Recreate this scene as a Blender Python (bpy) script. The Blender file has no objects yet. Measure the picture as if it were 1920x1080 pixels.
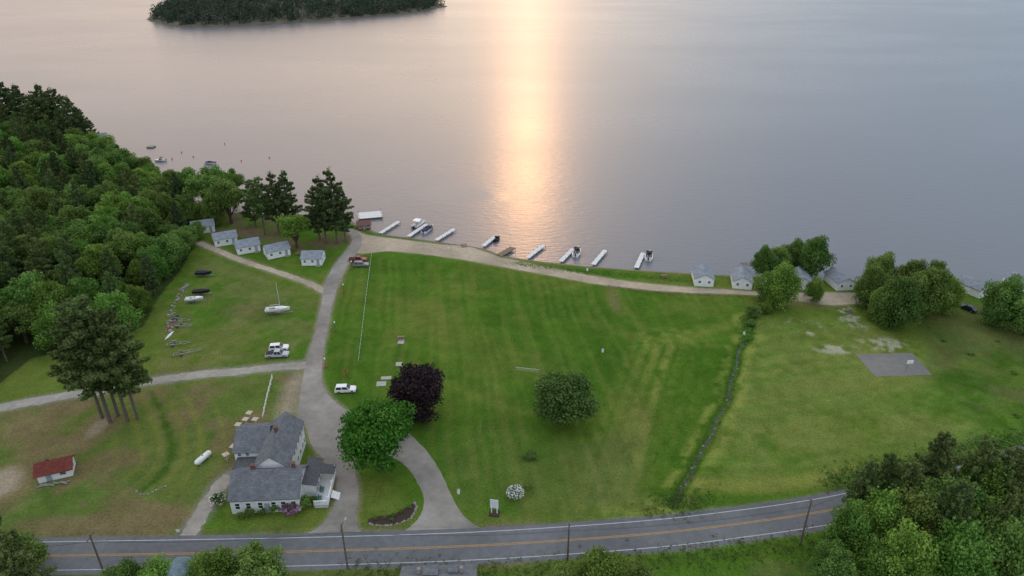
import bpy,bmesh,math,random
import numpy as np
from mathutils import Vector,Matrix
rnd=random.Random(7); rng=np.random.default_rng(7)
S=bpy.context.scene; COL=S.collection
S.view_settings.view_transform='Standard'
S.view_settings.look='None'; S.view_settings.exposure=0
rad=math.radians
# ---------------------------------------------------------------- survey helper: photo bearing -> ground coordinates
H=92.0; PT=rad(27); F=1300.0
sP,cP=math.sin(PT),math.cos(PT)
def g(u,v,z=0.0):
    dx=(u-960)/F; dy=(v-540)/F
    t=(H-z)/(sP+dy*cP)
    return (t*dx, t*(cP-dy*sP))
def ppm(u,v,z=0):
    dy=(v-540)/F
    return F*(sP+dy*cP)/(H-z)
def hgt(u,vb,vt):
    X,Y=g(u,vb); k=(vt-540)/F
    return H-Y*(k*cP+sP)/(cP-k*sP)
# ---------------------------------------------------------------- materials
MATS={}
def newmat(name):
    m=bpy.data.materials.new(name); m.use_nodes=True
    nt=m.node_tree; b=nt.nodes['Principled BSDF']; return m,nt,b
def mat(name,col,rough=.6,var=.12,scale=3.0,bump=0.0,metal=0.0,spec=.3,bscale=None,wear=0):
    if name in MATS: return MATS[name]
    m,nt,b=newmat(name)
    tc=nt.nodes.new('ShaderNodeTexCoord'); n=nt.nodes.new('ShaderNodeTexNoise')
    n.inputs['Scale'].default_value=scale; n.inputs['Detail'].default_value=8; n.inputs['Roughness'].default_value=.7
    nt.links.new(tc.outputs['Object'],n.inputs['Vector'])
    r=nt.nodes.new('ShaderNodeValToRGB')
    r.color_ramp.elements[0].position=.3; r.color_ramp.elements[1].position=.7
    r.color_ramp.elements[0].color=[c*(1-var) for c in col]+[1]
    r.color_ramp.elements[1].color=[min(1,c*(1+var)) for c in col]+[1]
    nt.links.new(n.outputs['Fac'],r.inputs['Fac']); last=r.outputs['Color']
    if wear:
        n3=nt.nodes.new('ShaderNodeTexNoise'); n3.inputs['Scale'].default_value=.09; n3.inputs['Detail'].default_value=5
        nt.links.new(tc.outputs['Object'],n3.inputs['Vector'])
        mr=nt.nodes.new('ShaderNodeMapRange'); mr.inputs['From Min'].default_value=.35; mr.inputs['From Max'].default_value=.65
        mr.inputs['To Min'].default_value=1-wear; mr.inputs['To Max'].default_value=1+wear
        nt.links.new(n3.outputs['Fac'],mr.inputs['Value'])
        vm=nt.nodes.new('ShaderNodeVectorMath'); vm.operation='SCALE'; nt.links.new(last,vm.inputs[0]); nt.links.new(mr.outputs['Result'],vm.inputs['Scale']); last=vm.outputs[0]
    nt.links.new(last,b.inputs['Base Color'])
    b.inputs['Roughness'].default_value=rough; b.inputs['Metallic'].default_value=metal
    b.inputs['Specular IOR Level'].default_value=spec
    if bump>0:
        n2=nt.nodes.new('ShaderNodeTexNoise'); n2.inputs['Scale'].default_value=bscale or scale*3
        nt.links.new(tc.outputs['Object'],n2.inputs['Vector'])
        bp=nt.nodes.new('ShaderNodeBump'); bp.inputs['Strength'].default_value=bump; bp.inputs['Distance'].default_value=.1
        nt.links.new(n2.outputs['Fac'],bp.inputs['Height']); nt.links.new(bp.outputs['Normal'],b.inputs['Normal'])
    MATS[name]=m; return m
def shingle(name,col):
    if name in MATS: return MATS[name]
    m,nt,b=newmat(name)
    tc=nt.nodes.new('ShaderNodeTexCoord')
    br=nt.nodes.new('ShaderNodeTexBrick'); br.inputs['Scale'].default_value=1.0
    br.inputs['Brick Width'].default_value=.5; br.inputs['Row Height'].default_value=.3
    br.inputs['Mortar Size'].default_value=.02
    br.inputs['Color1'].default_value=[c*1.15 for c in col]+[1]; br.inputs['Color2'].default_value=[c*.85 for c in col]+[1]
    br.inputs['Mortar'].default_value=[c*.6 for c in col]+[1]
    nt.links.new(tc.outputs['Object'],br.inputs['Vector'])
    n=nt.nodes.new('ShaderNodeTexNoise'); n.inputs['Scale'].default_value=.7; n.inputs['Detail'].default_value=8
    nt.links.new(tc.outputs['Object'],n.inputs['Vector'])
    mr=nt.nodes.new('ShaderNodeMapRange'); mr.inputs['From Min'].default_value=.3; mr.inputs['From Max'].default_value=.7
    mr.inputs['To Min'].default_value=.82; mr.inputs['To Max'].default_value=1.15
    nt.links.new(n.outputs['Fac'],mr.inputs['Value'])
    mx=nt.nodes.new('ShaderNodeVectorMath'); mx.operation='SCALE'
    nt.links.new(br.outputs['Color'],mx.inputs[0]); nt.links.new(mr.outputs['Result'],mx.inputs['Scale'])
    nt.links.new(mx.outputs['Vector'],b.inputs['Base Color'])
    b.inputs['Roughness'].default_value=.9; b.inputs['Specular IOR Level'].default_value=.12
    MATS[name]=m; return m
def siding(name,col):
    if name in MATS: return MATS[name]
    m,nt,b=newmat(name)
    tc=nt.nodes.new('ShaderNodeTexCoord')
    w=nt.nodes.new('ShaderNodeTexWave'); w.bands_direction='Z'; w.wave_profile='SAW'; w.inputs['Scale'].default_value=1.3
    nt.links.new(tc.outputs['Object'],w.inputs['Vector'])
    n=nt.nodes.new('ShaderNodeTexNoise'); n.inputs['Scale'].default_value=1.2; n.inputs['Detail'].default_value=6
    nt.links.new(tc.outputs['Object'],n.inputs['Vector'])
    r=nt.nodes.new('ShaderNodeValToRGB'); r.color_ramp.elements[0].position=.25; r.color_ramp.elements[1].position=.65
    r.color_ramp.elements[0].color=[c*.88 for c in col]+[1]; r.color_ramp.elements[1].color=list(col)+[1]
    nt.links.new(n.outputs['Fac'],r.inputs['Fac']); nt.links.new(r.outputs['Color'],b.inputs['Base Color'])
    bp=nt.nodes.new('ShaderNodeBump'); bp.inputs['Strength'].default_value=.5; bp.inputs['Distance'].default_value=.03
    nt.links.new(w.outputs['Fac'],bp.inputs['Height']); nt.links.new(bp.outputs['Normal'],b.inputs['Normal'])
    b.inputs['Roughness'].default_value=.6; MATS[name]=m; return m
def foliage(name,dark,mid,light,trans=.25):
    if name in MATS: return MATS[name]
    m,nt,b=newmat(name)
    at=nt.nodes.new('ShaderNodeAttribute'); at.attribute_name='tint'
    oi=nt.nodes.new('ShaderNodeObjectInfo')
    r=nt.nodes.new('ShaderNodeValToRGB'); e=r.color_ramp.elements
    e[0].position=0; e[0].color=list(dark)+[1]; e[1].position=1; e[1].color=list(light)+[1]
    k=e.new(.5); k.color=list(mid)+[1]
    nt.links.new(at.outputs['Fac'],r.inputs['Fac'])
    hs=nt.nodes.new('ShaderNodeHueSaturation')
    mr=nt.nodes.new('ShaderNodeMapRange'); mr.inputs['To Min'].default_value=.472; mr.inputs['To Max'].default_value=.510
    nt.links.new(oi.outputs['Random'],mr.inputs['Value']); nt.links.new(mr.outputs['Result'],hs.inputs['Hue'])
    ml=nt.nodes.new('ShaderNodeMath'); ml.operation='MULTIPLY'; ml.inputs[1].default_value=7.31
    fr=nt.nodes.new('ShaderNodeMath'); fr.operation='FRACT'
    nt.links.new(oi.outputs['Random'],ml.inputs[0]); nt.links.new(ml.outputs[0],fr.inputs[0])
    mv=nt.nodes.new('ShaderNodeMapRange'); mv.inputs['To Min'].default_value=.8; mv.inputs['To Max'].default_value=1.3
    nt.links.new(fr.outputs[0],mv.inputs['Value']); nt.links.new(mv.outputs['Result'],hs.inputs['Value'])
    nt.links.new(r.outputs['Color'],hs.inputs['Color']); nt.links.new(hs.outputs['Color'],b.inputs['Base Color'])
    b.inputs['Roughness'].default_value=.7; b.inputs['Specular IOR Level'].default_value=.15
    tr=nt.nodes.new('ShaderNodeBsdfTranslucent'); nt.links.new(hs.outputs['Color'],tr.inputs['Color'])
    mx=nt.nodes.new('ShaderNodeMixShader'); mx.inputs[0].default_value=trans
    out=nt.nodes['Material Output']
    nt.links.new(b.outputs[0],mx.inputs[1]); nt.links.new(tr.outputs[0],mx.inputs[2]); nt.links.new(mx.outputs[0],out.inputs['Surface'])
    MATS[name]=m; return m

WHITE=siding('white_siding',(.79,.80,.81)); TRIM=mat('white_trim',(.8,.81,.82),.5,.06)
ROOF=shingle('grey_shingle',(.150,.160,.175)); ROOFC=shingle('pale_grey_shingle',(.24,.27,.31)); ROOFD=mat('dark_roofing',(.09,.095,.103),.85,.25,1.5,spec=.1)
REDROOF=shingle('red_shingle',(.165,.045,.036))
GLASS=mat('window_glass',(.02,.025,.03),.12,.2,2,spec=.6)
BRICK=mat('chimney_brick',(.15,.075,.055),.85,.3,8); WOOD=mat('weathered_wood',(.2,.15,.1),.85,.3,4)
GREYWOOD=mat('grey_wood',(.25,.23,.21),.85,.25,4); DECK=mat('dock_boards',(.66,.66,.66),.7,.12,2.5)
TYRE=mat('rubber',(.02,.02,.02),.8); RIM=mat('rim_alloy',(.4,.4,.42),.35,.05,metal=.8)
STEEL=mat('galvanised_steel',(.32,.33,.35),.45,.15,metal=.6); DARKM=mat('dark_metal',(.03,.03,.035),.5)
BARK=mat('bark',(.075,.055,.042),.95,.35,3,.5); PINEBARK=mat('pine_bark',(.13,.105,.085),.95,.35,2.5,.5)
# ---------------------------------------------------------------- mesh builder
class MB:
    def __init__(s): s.v=[]; s.f=[]
    def add(s,vs,fs):
        o=len(s.v); s.v+=[tuple(p) for p in vs]; s.f+=[tuple(i+o for i in f) for f in fs]; return s
    def box(s,x,y,z,sx,sy,sz,rz=0):
        c,d=math.cos(rz),math.sin(rz); vs=[]
        for dz in(-.5,.5):
            for dx,dy in((-.5,-.5),(.5,-.5),(.5,.5),(-.5,.5)):
                a,b=dx*sx,dy*sy; vs.append((x+a*c-b*d,y+a*d+b*c,z+dz*sz))
        return s.add(vs,[(3,2,1,0),(4,5,6,7),(0,1,5,4),(1,2,6,5),(2,3,7,6),(3,0,4,7)])
    def cyl(s,p0,p1,r0,r1=None,n=8):
        r1=r0 if r1 is None else r1
        p0,p1=Vector(p0),Vector(p1); d=(p1-p0).normalized()
        a=d.cross(Vector((0,0,1)) if abs(d.z)<.9 else Vector((1,0,0))).normalized(); b=d.cross(a)
        vs=[]
        for p,r in((p0,r0),(p1,r1)):
            for i in range(n):
                t=2*math.pi*i/n; vs.append(p+a*(r*math.cos(t))+b*(r*math.sin(t)))
        fs=[(i,(i+1)%n,n+(i+1)%n,n+i) for i in range(n)]+[tuple(range(n-1,-1,-1)),tuple(range(n,2*n))]
        return s.add(vs,fs)
    def slab(s,a,b,c,d,t):
        a,b,c,d=map(Vector,(a,b,c,d)); nrm=(b-a).cross(d-a).normalized()*t
        return s.add([a,b,c,d,a+nrm,b+nrm,c+nrm,d+nrm],[(3,2,1,0),(4,5,6,7),(0,1,5,4),(1,2,6,5),(2,3,7,6),(3,0,4,7)])
    def mesh(s,name,m=None,bev=0,smooth=False):
        me=bpy.data.meshes.new(name); me.from_pydata(s.v,[],s.f)
        if bev:
            bm=bmesh.new(); bm.from_mesh(me); bmesh.ops.remove_doubles(bm,verts=bm.verts,dist=1e-4)
            bmesh.ops.bevel(bm,geom=bm.edges[:],offset=bev,segments=2,affect='EDGES',clamp_overlap=True)
            bm.to_mesh(me); bm.free()
        if smooth:
            for p in me.polygons: p.use_smooth=True
        if m: me.materials.append(m)
        me.update(); return me
def npmesh(name,verts,quads,m,tint=None,col=None,smooth=False):
    me=bpy.data.meshes.new(name); nv=len(verts); nf=len(quads); k=quads.shape[1]
    me.vertices.add(nv); me.vertices.foreach_set('co',verts.astype(np.float32).ravel())
    me.loops.add(nf*k); me.loops.foreach_set('vertex_index',quads.astype(np.int32).ravel())
    me.polygons.add(nf); me.polygons.foreach_set('loop_start',np.arange(0,nf*k,k,dtype=np.int32))
    me.polygons.foreach_set('loop_total',np.full(nf,k,dtype=np.int32))
    if smooth: me.polygons.foreach_set('use_smooth',np.ones(nf,dtype=bool))
    me.update(calc_edges=True)
    if tint is not None:
        a=me.attributes.new('tint','FLOAT','POINT'); a.data.foreach_set('value',tint.astype(np.float32))
    if col is not None:
        a=me.attributes.new('albedo','FLOAT_COLOR','POINT'); a.data.foreach_set('color',col.astype(np.float32).ravel())
    me.materials.append(m); return me
def obj(name,data,loc=(0,0,0),rz=0,parent=None):
    o=bpy.data.objects.new(name,data); o.location=loc; o.rotation_euler=(0,0,rz); COL.objects.link(o)
    if parent: o.parent=parent
    return o
def meta(o,label,cat,group=None,kind=None):
    o['label']=label; o['category']=cat
    if group: o['group']=group
    if kind: o['kind']=kind
    return o
def thing(name,label,cat,x,y,z=0,rz=0,group=None,scale=1):
    o=obj(name,None,(x,y,z),rz); o.empty_display_size=.3; o.scale=(scale,)*3 if not isinstance(scale,tuple) else scale
    return meta(o,label,cat,group)
CACHE={}
def M(key,fn):
    if key not in CACHE: CACHE[key]=fn()
    return CACHE[key]
def part(par,name,me,loc=(0,0,0),rz=0,label=None):
    o=obj(name,me,loc,rz,par)
    if label: o['label']=label
    return o
def struct(name,me,label,cat): return meta(obj(name,me),label,cat,kind='structure')
# ---------------------------------------------------------------- curves
def cat(pts,n=8,closed=False):
    pts=[np.array(p,float) for p in pts]; out=[]; N=len(pts)
    for i in range(N if closed else N-1):
        if closed: p0,p1,p2,p3=pts[i-1],pts[i],pts[(i+1)%N],pts[(i+2)%N]
        else: p0,p1,p2,p3=pts[max(i-1,0)],pts[i],pts[i+1],pts[min(i+2,N-1)]
        for j in range(n):
            t=j/n; out.append(.5*((2*p1)+(-p0+p2)*t+(2*p0-5*p1+4*p2-p3)*t*t+(-p0+3*p1-3*p2+p3)*t**3))
    if not closed: out.append(pts[-1])
    return np.array(out)
def G(l,z=0): return [g(u,v,z) for u,v in l]
def strip(center,w,z,off=0,jit=0):
    c=np.array(center); d=np.gradient(c,axis=0); d/=np.linalg.norm(d,axis=1)[:,None]+1e-9
    nrm=np.stack([-d[:,1],d[:,0]],1); w=np.broadcast_to(np.array(w,float),(len(c),))[:,None]
    a=c+nrm*(off+w/2+(rng.normal(0,jit,(len(c),1)) if jit else 0)); b=c+nrm*(off-w/2-(rng.normal(0,jit,(len(c),1)) if jit else 0))
    n=len(c); vs=np.zeros((2*n,3)); vs[:n,:2]=b; vs[n:,:2]=a; vs[:,2]=z
    return [tuple(p) for p in vs],[(i,i+1,n+i+1,n+i) for i in range(n-1)]
def sheet(name,poly,z,m,jit=0):
    poly=np.array(poly)
    if jit: poly=poly+rng.normal(0,jit,poly.shape)
    bm=bmesh.new(); vs=[bm.verts.new((x,y,z)) for x,y in poly]; f=bm.faces.new(vs)
    f.normal_update()
    if f.normal.z<0: f.normal_flip()
    bmesh.ops.triangulate(bm,faces=[f]); me=bpy.data.meshes.new(name); bm.to_mesh(me); bm.free()
    me.materials.append(m); return me
# ---------------------------------------------------------------- numpy fields
def vn(x,y,s,seed):
    r=np.random.default_rng(seed).random((256,256)); th=seed*1.37
    x,y=x*math.cos(th)-y*math.sin(th),x*math.sin(th)+y*math.cos(th)
    X=x/s+1000; Y=y/s+1000
    i=np.floor(X).astype(int); j=np.floor(Y).astype(int); a=X-i; b=Y-j
    a=a*a*(3-2*a); b=b*b*(3-2*b); i%=256; j%=256; i1=(i+1)%256; j1=(j+1)%256
    return (r[i,j]*(1-a)+r[i1,j]*a)*(1-b)+(r[i,j1]*(1-a)+r[i1,j1]*a)*b
def vs1(x,s,seed,y=0,ys=60):
    # streak noise: varies across x, very slowly along y
    r=np.random.default_rng(seed).random((256,256)); X=x/s+1000; Y=y/ys+50
    i=np.floor(X).astype(int); j=np.floor(Y).astype(int); a=X-i; b=Y-j; a=a*a*(3-2*a); b=b*b*(3-2*b); i%=256; j%=256; i1=(i+1)%256; j1=(j+1)%256
    return (r[i,j]*(1-a)+r[i1,j]*a)*(1-b)+(r[i,j1]*(1-a)+r[i1,j1]*a)*b
def fbm(x,y,s,seed,o=4): 
    t=0;w=0
    for k in range(o): t=t+vn(x,y,s/1.9**k,seed+k)*.6**k; w+=.6**k
    return t/w
def dist(x,y,pl):
    d=np.full(x.shape,1e9)
    for (ax,ay),(bx,by) in zip(pl[:-1],pl[1:]):
        vx,vy=bx-ax,by-ay; L=vx*vx+vy*vy+1e-9
        t=np.clip(((x-ax)*vx+(y-ay)*vy)/L,0,1); d=np.minimum(d,np.hypot(x-ax-t*vx,y-ay-t*vy))
    return d
def inside(x,y,pl):
    c=np.zeros(x.shape,bool); n=len(pl)
    for i in range(n):
        ax,ay=pl[i]; bx,by=pl[(i+1)%n]
        if ay==by: continue
        c^=((ay>y)!=(by>y))&(x<(bx-ax)*(y-ay)/(by-ay)+ax)
    return c
def ss(a,b,x):
    t=np.clip((x-a)/(b-a),0,1); return t*t*(3-2*t)
# ---------------------------------------------------------------- layout curves
WZ=-.6
shore=[(-4000,520),(-700,420)]+[tuple(p) for p in cat(G([(-300,222),(-100,235),(60,250),(190,272),(280,322),(345,372),(440,398),(560,402),(640,402),(668,420),(715,438),(770,446),(840,456),(905,466),(940,478),(990,487),(1050,494),(1110,500),(1190,506),(1290,512),(1400,518),(1500,523),(1600,528),(1700,533),(1800,538),(1920,544),(2200,556)],WZ),4)]+[(700,170),(4000,120)]
landpoly=shore+[(4000,-4000),(-4000,-4000)]
ditch=cat(G([(1400,596),(1403,632),(1386,655),(1380,690),(1370,718),(1366,748),(1344,785),(1334,815),(1306,862),(1297,885),(1280,910),(1262,945)]),6)
roadc=cat(G([(-500,1052),(-150,1047),(100,1042),(350,1038),(560,1034),(850,1025),(1060,1013),(1250,998),(1400,980),(1500,966),(1600,948),(1750,914),(1900,872),(2050,822),(2300,740)]),10)
lanepoly=cat(G([(646,430),(660,445),(655,462),(640,480),(622,505),(608,535),(602,570),(591,620),(578,665),(569,705),(561,750),(560,785),(574,800),(582,830),(604,860),(628,890),(630,930),(618,965),(596,990),(560,1012),(640,1016),(700,1013),(672,992),(668,960),(672,920),(665,880),(662,840),(670,800),(650,772),(622,747),(607,726),(603,700),(608,650),(618,600),(629,550),(646,510),(664,480),(678,460),(676,440),(658,428)]),5,True)
rightpoly=cat(G([(640,768),(700,782),(750,800),(787,832),(815,865),(840,915),(860,955),(885,980),(925,1003),(880,1009),(760,1012),(705,1010),(752,997),(775,982),(791,960),(794,930),(780,900),(758,872),(720,850),(680,840),(650,810)]),5,True)
beachpoly=cat(G([(664,432),(690,441),(760,450),(830,459),(870,461),(905,470),(935,482),(960,487),(1010,498),(1060,507),(1120,519),(1200,530),(1300,539),(1410,546),(1500,549),(1590,549),(1650,558),(1640,566),(1560,572),(1500,564),(1410,553),(1300,549),(1200,542),(1110,531),(1040,518),(990,509),(930,498),(850,484),(770,474),(720,471),(670,475),(668,455)]),4,True)
path1=cat(G([(612,548),(590,536),(560,524),(500,504),(450,487),(400,466),(372,455)]),8)
path2=cat(G([(578,684),(520,688),(450,696),(380,702),(300,712),(240,722),(180,733),(100,746),(0,765),(-120,790)]),8)
path3=cat(G([(432,893),(415,908),(395,935),(378,962),(350,1008)]),8)
forest=G([(-150,800),(0,718),(60,672),(130,655),(200,640),(270,612),(296,560),(340,505),(368,455),(362,425),(330,385),(290,345),(190,285),(60,262),(-200,245),(-500,400)])
# ---------------------------------------------------------------- ground sheet
xs=np.arange(-190,190.1,.5); ys=np.arange(62,262.1,.5)
ext=lambda a,s: a+s*np.cumsum(1.35**np.arange(1,27))*1.0
xs=np.concatenate([ext(xs[0],-1)[::-1],xs,ext(xs[-1],1)]); ys=np.concatenate([ext(ys[0],-1)[::-1],ys,ext(ys[-1],1)])
X,Y=np.meshgrid(xs,ys)
land=inside(X,Y,landpoly); ds=dist(X,Y,shore)*np.where(land,1,-1)
dd=dist(X,Y,ditch)
Z=np.clip(WZ+.28*ds,-3,0)
Z=np.where(land,Z-.5*np.exp(-(dd/.75)**2),Z)
n1=fbm(X,Y,30,11); n2=fbm(X,Y,8,21); n3=fbm(X,Y,2.2,31,3); n4=vn(X,Y,.9,41); n5=fbm(X,Y,70,51,3)
def C(*c): return np.array(c)
def soft(px,w=2.0,j=3.0):
    p=G(px); d=dist(X,Y,p+[p[0]])*np.where(inside(X,Y,p),1,-1); return ss(-w,w,d+(n2-.5)*j)
def near(px,w,s=1.0,off=0.0): return 1-ss(w,w+s,np.abs(dist(X,Y,cat(G(px),6))-off+(n3-.5)*1.2))
col=np.zeros(X.shape+(3,)); 
base=C(.068,.138,.017); yel=C(.185,.205,.048); drk=C(.038,.094,.011); brn=C(.16,.125,.065); sand=C(.38,.32,.235); gravel=C(.27,.25,.225)
col[:]=base
def mixc(m,c):
    global col
    m=np.clip(m,0,1); col=col*(1-m[...,None])+np.array(c)*m[...,None]
def el(u,v,ru,rv,sf=.5):
    x,y=g(u,v); return 1-ss(1-sf,1+sf*.6,np.hypot((X-x)/ru,(Y-y)/rv)+(n2-.5)*.9)
mixc(.42*ss(.45,.62,n1),yel*.8); mixc(.45*ss(.5,.35,n1)*ss(.4,.6,n2),drk); mixc(.3*ss(.5,.62,n2*.5+n5*.5),yel*.85)
east=soft([(1415,600),(1620,600),(1800,680),(1920,760),(1920,830),(1780,850),(1600,880),(1290,905),(1380,720)],3)
mixc(.8*east*ss(.25,.6,n2*.6+n3*.4),C(.145,.182,.046))
strip1=soft([(1270,655),(1395,650),(1372,740),(1300,880),(1262,940),(1190,930),(1205,860),(1225,770)],1.5,2)
mixc(.7*strip1,C(.048,.114,.011))
for off,a in((0,.8),(3.2,.6),(6.0,.45),(9,.3)): mixc(a*near([(1258,650),(1228,740),(1200,840),(1184,940)],.4,1.2,off)*ss(.28,.52,n3*.5+n2*.5)*(1-.7*strip1),yel*1.08)
mixc(.6*soft([(1120,830),(1215,740),(1195,960),(1080,960)],4)*ss(.3,.6,n2*.5+n3*.5),C(.165,.17,.055))
mixc(.6*(1-ss(.2,2.0,np.abs(dd-2.4)))*ss(.3,.6,n3),yel*1.15)
mixc(.75*near([(1300,905),(1400,912),(1520,900),(1640,880),(1800,850)],.6,2.5),yel)
mixc(.32*near([(1135,545),(1155,575),(1200,605),(1260,622),(1330,632)],.6,3)*ss(.35,.6,n2),yel)
mixc(.3*near([(1090,600),(1230,640),(1300,628),(1390,600)],.5,3),yel)
mixc(.3*near([(860,730),(950,765),(1000,775)],.3,2),yel)
mixc(.3*near([(640,560),(760,575),(900,640),(1010,700)],2,7),yel*.7)
mixc(.35*near([(900,520),(1050,560),(1150,640),(1180,740)],2,8),drk)
lowf=soft([(790,800),(1100,800),(1200,820),(1190,960),(880,970)],4); mixc(.5*lowf*ss(.3,.55,n2),C(.09,.12,.035))
# mowing passes parallel to the white fence, uneven
mainf=soft([(630,475),(1130,520),(1420,560),(1400,640),(1280,940),(900,990),(620,720)],1.5,1)
p0=np.array(g(697,478)); p1=np.array(g(672,680)); dv=(p1-p0)/np.linalg.norm(p1-p0); sx=(X-p0[0])*dv[1]-(Y-p0[1])*dv[0]; sy=(X-p0[0])*dv[0]+(Y-p0[1])*dv[1]
lane=vs1(sx+(n1-.5)*4,1.1,61,sy,32); lane2=vs1(sx+(n1-.5)*5,3.6,63,sy,45)
amp=mainf*(1-strip1)*(.35+.65*ss(.3,.65,n2))
mixc(.32*ss(.35,.8,lane)*amp,yel*.8); mixc(.16*ss(.4,.75,lane2)*amp,drk); mixc(.20*ss(.65,.3,lane)*mainf,drk)
lz=vs1(dd,1.2,66,Y,50); mixc(.32*ss(.35,.75,lz)*strip1,drk); mixc(.25*ss(.4,.75,lz)*east*(dd<40),yel*.9)
de2=dist(X,Y,G([(1300,905),(1520,900),(1920,820)])); le=vs1(de2,1.5,68,X,50); mixc(.34*ss(.4,.75,le)*east,drk*1.6)
# western paddock
west=soft([(390,480),(600,560),(575,680),(300,705),(300,560)],2)
mixc(.6*west*ss(.42,.62,n2),C(.13,.15,.05)); mixc(.45*el(480,580,9,7),brn*.9); mixc(.3*west*ss(.5,.62,n3*.4+n1*.6),brn)
sw=soft([(-300,790),(0,775),(300,725),(560,700),(560,860),(440,900),(340,1010),(-300,1010)],2)
mixc(.5*sw,C(.11,.14,.042)); mixc(.8*sw*ss(.50,.62,n1*.5+n2*.5),brn)
ls=vs1(dist(X,Y,cat(G([(285,735),(315,800),(320,860),(270,920)]),6)),1.1,70,Y,60); mixc(.55*ss(.4,.7,ls)*soft([(200,740),(430,730),(430,880),(330,930),(210,900)],3),yel*.85)
mixc(.75*near([(285,735),(312,800),(322,860),(270,920)],.2,.9),drk)
for u,v,a,b in((185,800,4,5),(60,800,6,4),(120,760,7,2.5),(20,900,5,6),(0,920,7,7),(300,970,7,3),(150,985,12,2.5),(100,840,7,4)): mixc(.8*el(u,v,a,b),brn*1.1)
mixc(.85*el(5,905,4,5),sand*.8); mixc(.7*el(185,800,1.6,3.2),sand*.75)
mixc(.85*(1-ss(1.2,5,dist(X,Y,G([(560,705),(545,740),(535,790)]))+n2*2)),sand*.75)
for u,v,a,b in((1510,613,4.5,5),(1575,655,6,2.2),(1650,645,6,3.5),(1590,590,3,10)): mixc(.7*el(u,v,a,b)*ss(.45,.62,n3),C(.36,.34,.28))
dkE=soft([(1700,560),(2100,560),(2100,820),(1920,815),(1840,790),(1750,720),(1745,660)],3); mixc(.8*dkE*ss(.2,.5,n2),drk*1.0); mixc(.4*dkE*ss(.52,.66,n1),brn); mixc(.5*dkE*ss(.5,.65,n3),C(.08,.12,.03))
mixc(.5*el(1150,560,2,10),brn); mixc(.5*el(1500,570,14,3),brn)
mixc(.85*soft([(440,400),(680,440),(655,470),(560,470),(440,440),(400,430)],1)*ss(.3,.6,n2),C(.15,.11,.075))
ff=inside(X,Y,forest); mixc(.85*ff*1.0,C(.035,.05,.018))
for pl,w,c in((path1,1.3,sand*.7),(path2,1.7,gravel*.85),(path3,1.5,gravel*.8)):
    mixc(.9*(1-ss(w,w+2.2,dist(X,Y,pl)+n3*1.6)),c)
db=dist(X,Y,np.vstack([beachpoly,beachpoly[:1]])); mixc(.8*(1-ss(.2,1.8,db+n3*1.2)),sand*.8)
dla=dist(X,Y,np.vstack([lanepoly,lanepoly[:1]])); mixc(.85*(1-ss(.3,1.5,dla+n3*.9)),sand*.65)
drd=dist(X,Y,roadc); mixc(.85*(1-ss(3.9,5.6,drd+n2*2.0)),gravel*.8); mixc(.6*(1-ss(4.5,9,drd+n2*5))*(X<5),brn)
south=(Y<g(900,1052)[1])&(drd>4.4); mixc(.5*south*ss(.35,.6,n2),C(.085,.11,.035))
# ditch bed and beach
mixc(.9*(1-ss(.1,.65,dd+n3*.5)),C(.10,.092,.07)); mixc(.6*(ss(.35,.7,dd)*(1-ss(.8,1.7,dd)))*ss(.25,.5,n3),drk*.95)
mixc((1-ss(1.6,3.2,ds+n3*1.5)),C(.22,.18,.13))
mixc((ds<0)*1.0,C(.1,.09,.07))
col*=(.78+.44*n3*.7+.35*n4*.5)[...,None]
colA=np.ones(X.shape+(4,)); colA[...,:3]=np.clip(col,0,1)
m,nt,b=newmat('ground')
at=nt.nodes.new('ShaderNodeAttribute'); at.attribute_name='albedo'
tc=nt.nodes.new('ShaderNodeTexCoord')
def nz(nt,tc,sc,det=5,lo=.3,hi=.7,a=.7,b_=1.3):
    n=nt.nodes.new('ShaderNodeTexNoise'); n.inputs['Scale'].default_value=sc; n.inputs['Detail'].default_value=det; n.inputs['Roughness'].default_value=.7
    nt.links.new(tc.outputs['Object'],n.inputs['Vector'])
    r=nt.nodes.new('ShaderNodeMapRange'); r.inputs['From Min'].default_value=lo; r.inputs['From Max'].default_value=hi; r.inputs['To Min'].default_value=a; r.inputs['To Max'].default_value=b_
    nt.links.new(n.outputs['Fac'],r.inputs['Value']); return n,r
na,ra=nz(nt,tc,2.2,8,.3,.7,.64,1.38); nb,rb=nz(nt,tc,.12,4,.3,.7,.88,1.12)
v1=nt.nodes.new('ShaderNodeVectorMath'); v1.operation='SCALE'; v2=nt.nodes.new('ShaderNodeVectorMath'); v2.operation='SCALE'
nt.links.new(at.outputs['Color'],v1.inputs[0]); nt.links.new(ra.outputs['Result'],v1.inputs['Scale'])
nt.links.new(v1.outputs[0],v2.inputs[0]); nt.links.new(rb.outputs['Result'],v2.inputs['Scale']); nt.links.new(v2.outputs[0],b.inputs['Base Color'])
bp=nt.nodes.new('ShaderNodeBump'); bp.inputs['Strength'].default_value=.7; bp.inputs['Distance'].default_value=.2
nt.links.new(na.outputs['Fac'],bp.inputs['Height']); nt.links.new(bp.outputs['Normal'],b.inputs['Normal'])
b.inputs['Roughness'].default_value=1; b.inputs['Specular IOR Level'].default_value=0.0
ny,nx=X.shape; idx=np.arange(nx*ny).reshape(ny,nx)
q=np.stack([idx[:-1,:-1],idx[:-1,1:],idx[1:,1:],idx[1:,:-1]],-1).reshape(-1,4)
struct('ground',npmesh('ground',np.stack([X,Y,Z],-1).reshape(-1,3),q,m,col=colA.reshape(-1,4),smooth=True),'mown green lawn with dry stripes sloping to the lake','lawn')
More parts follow.
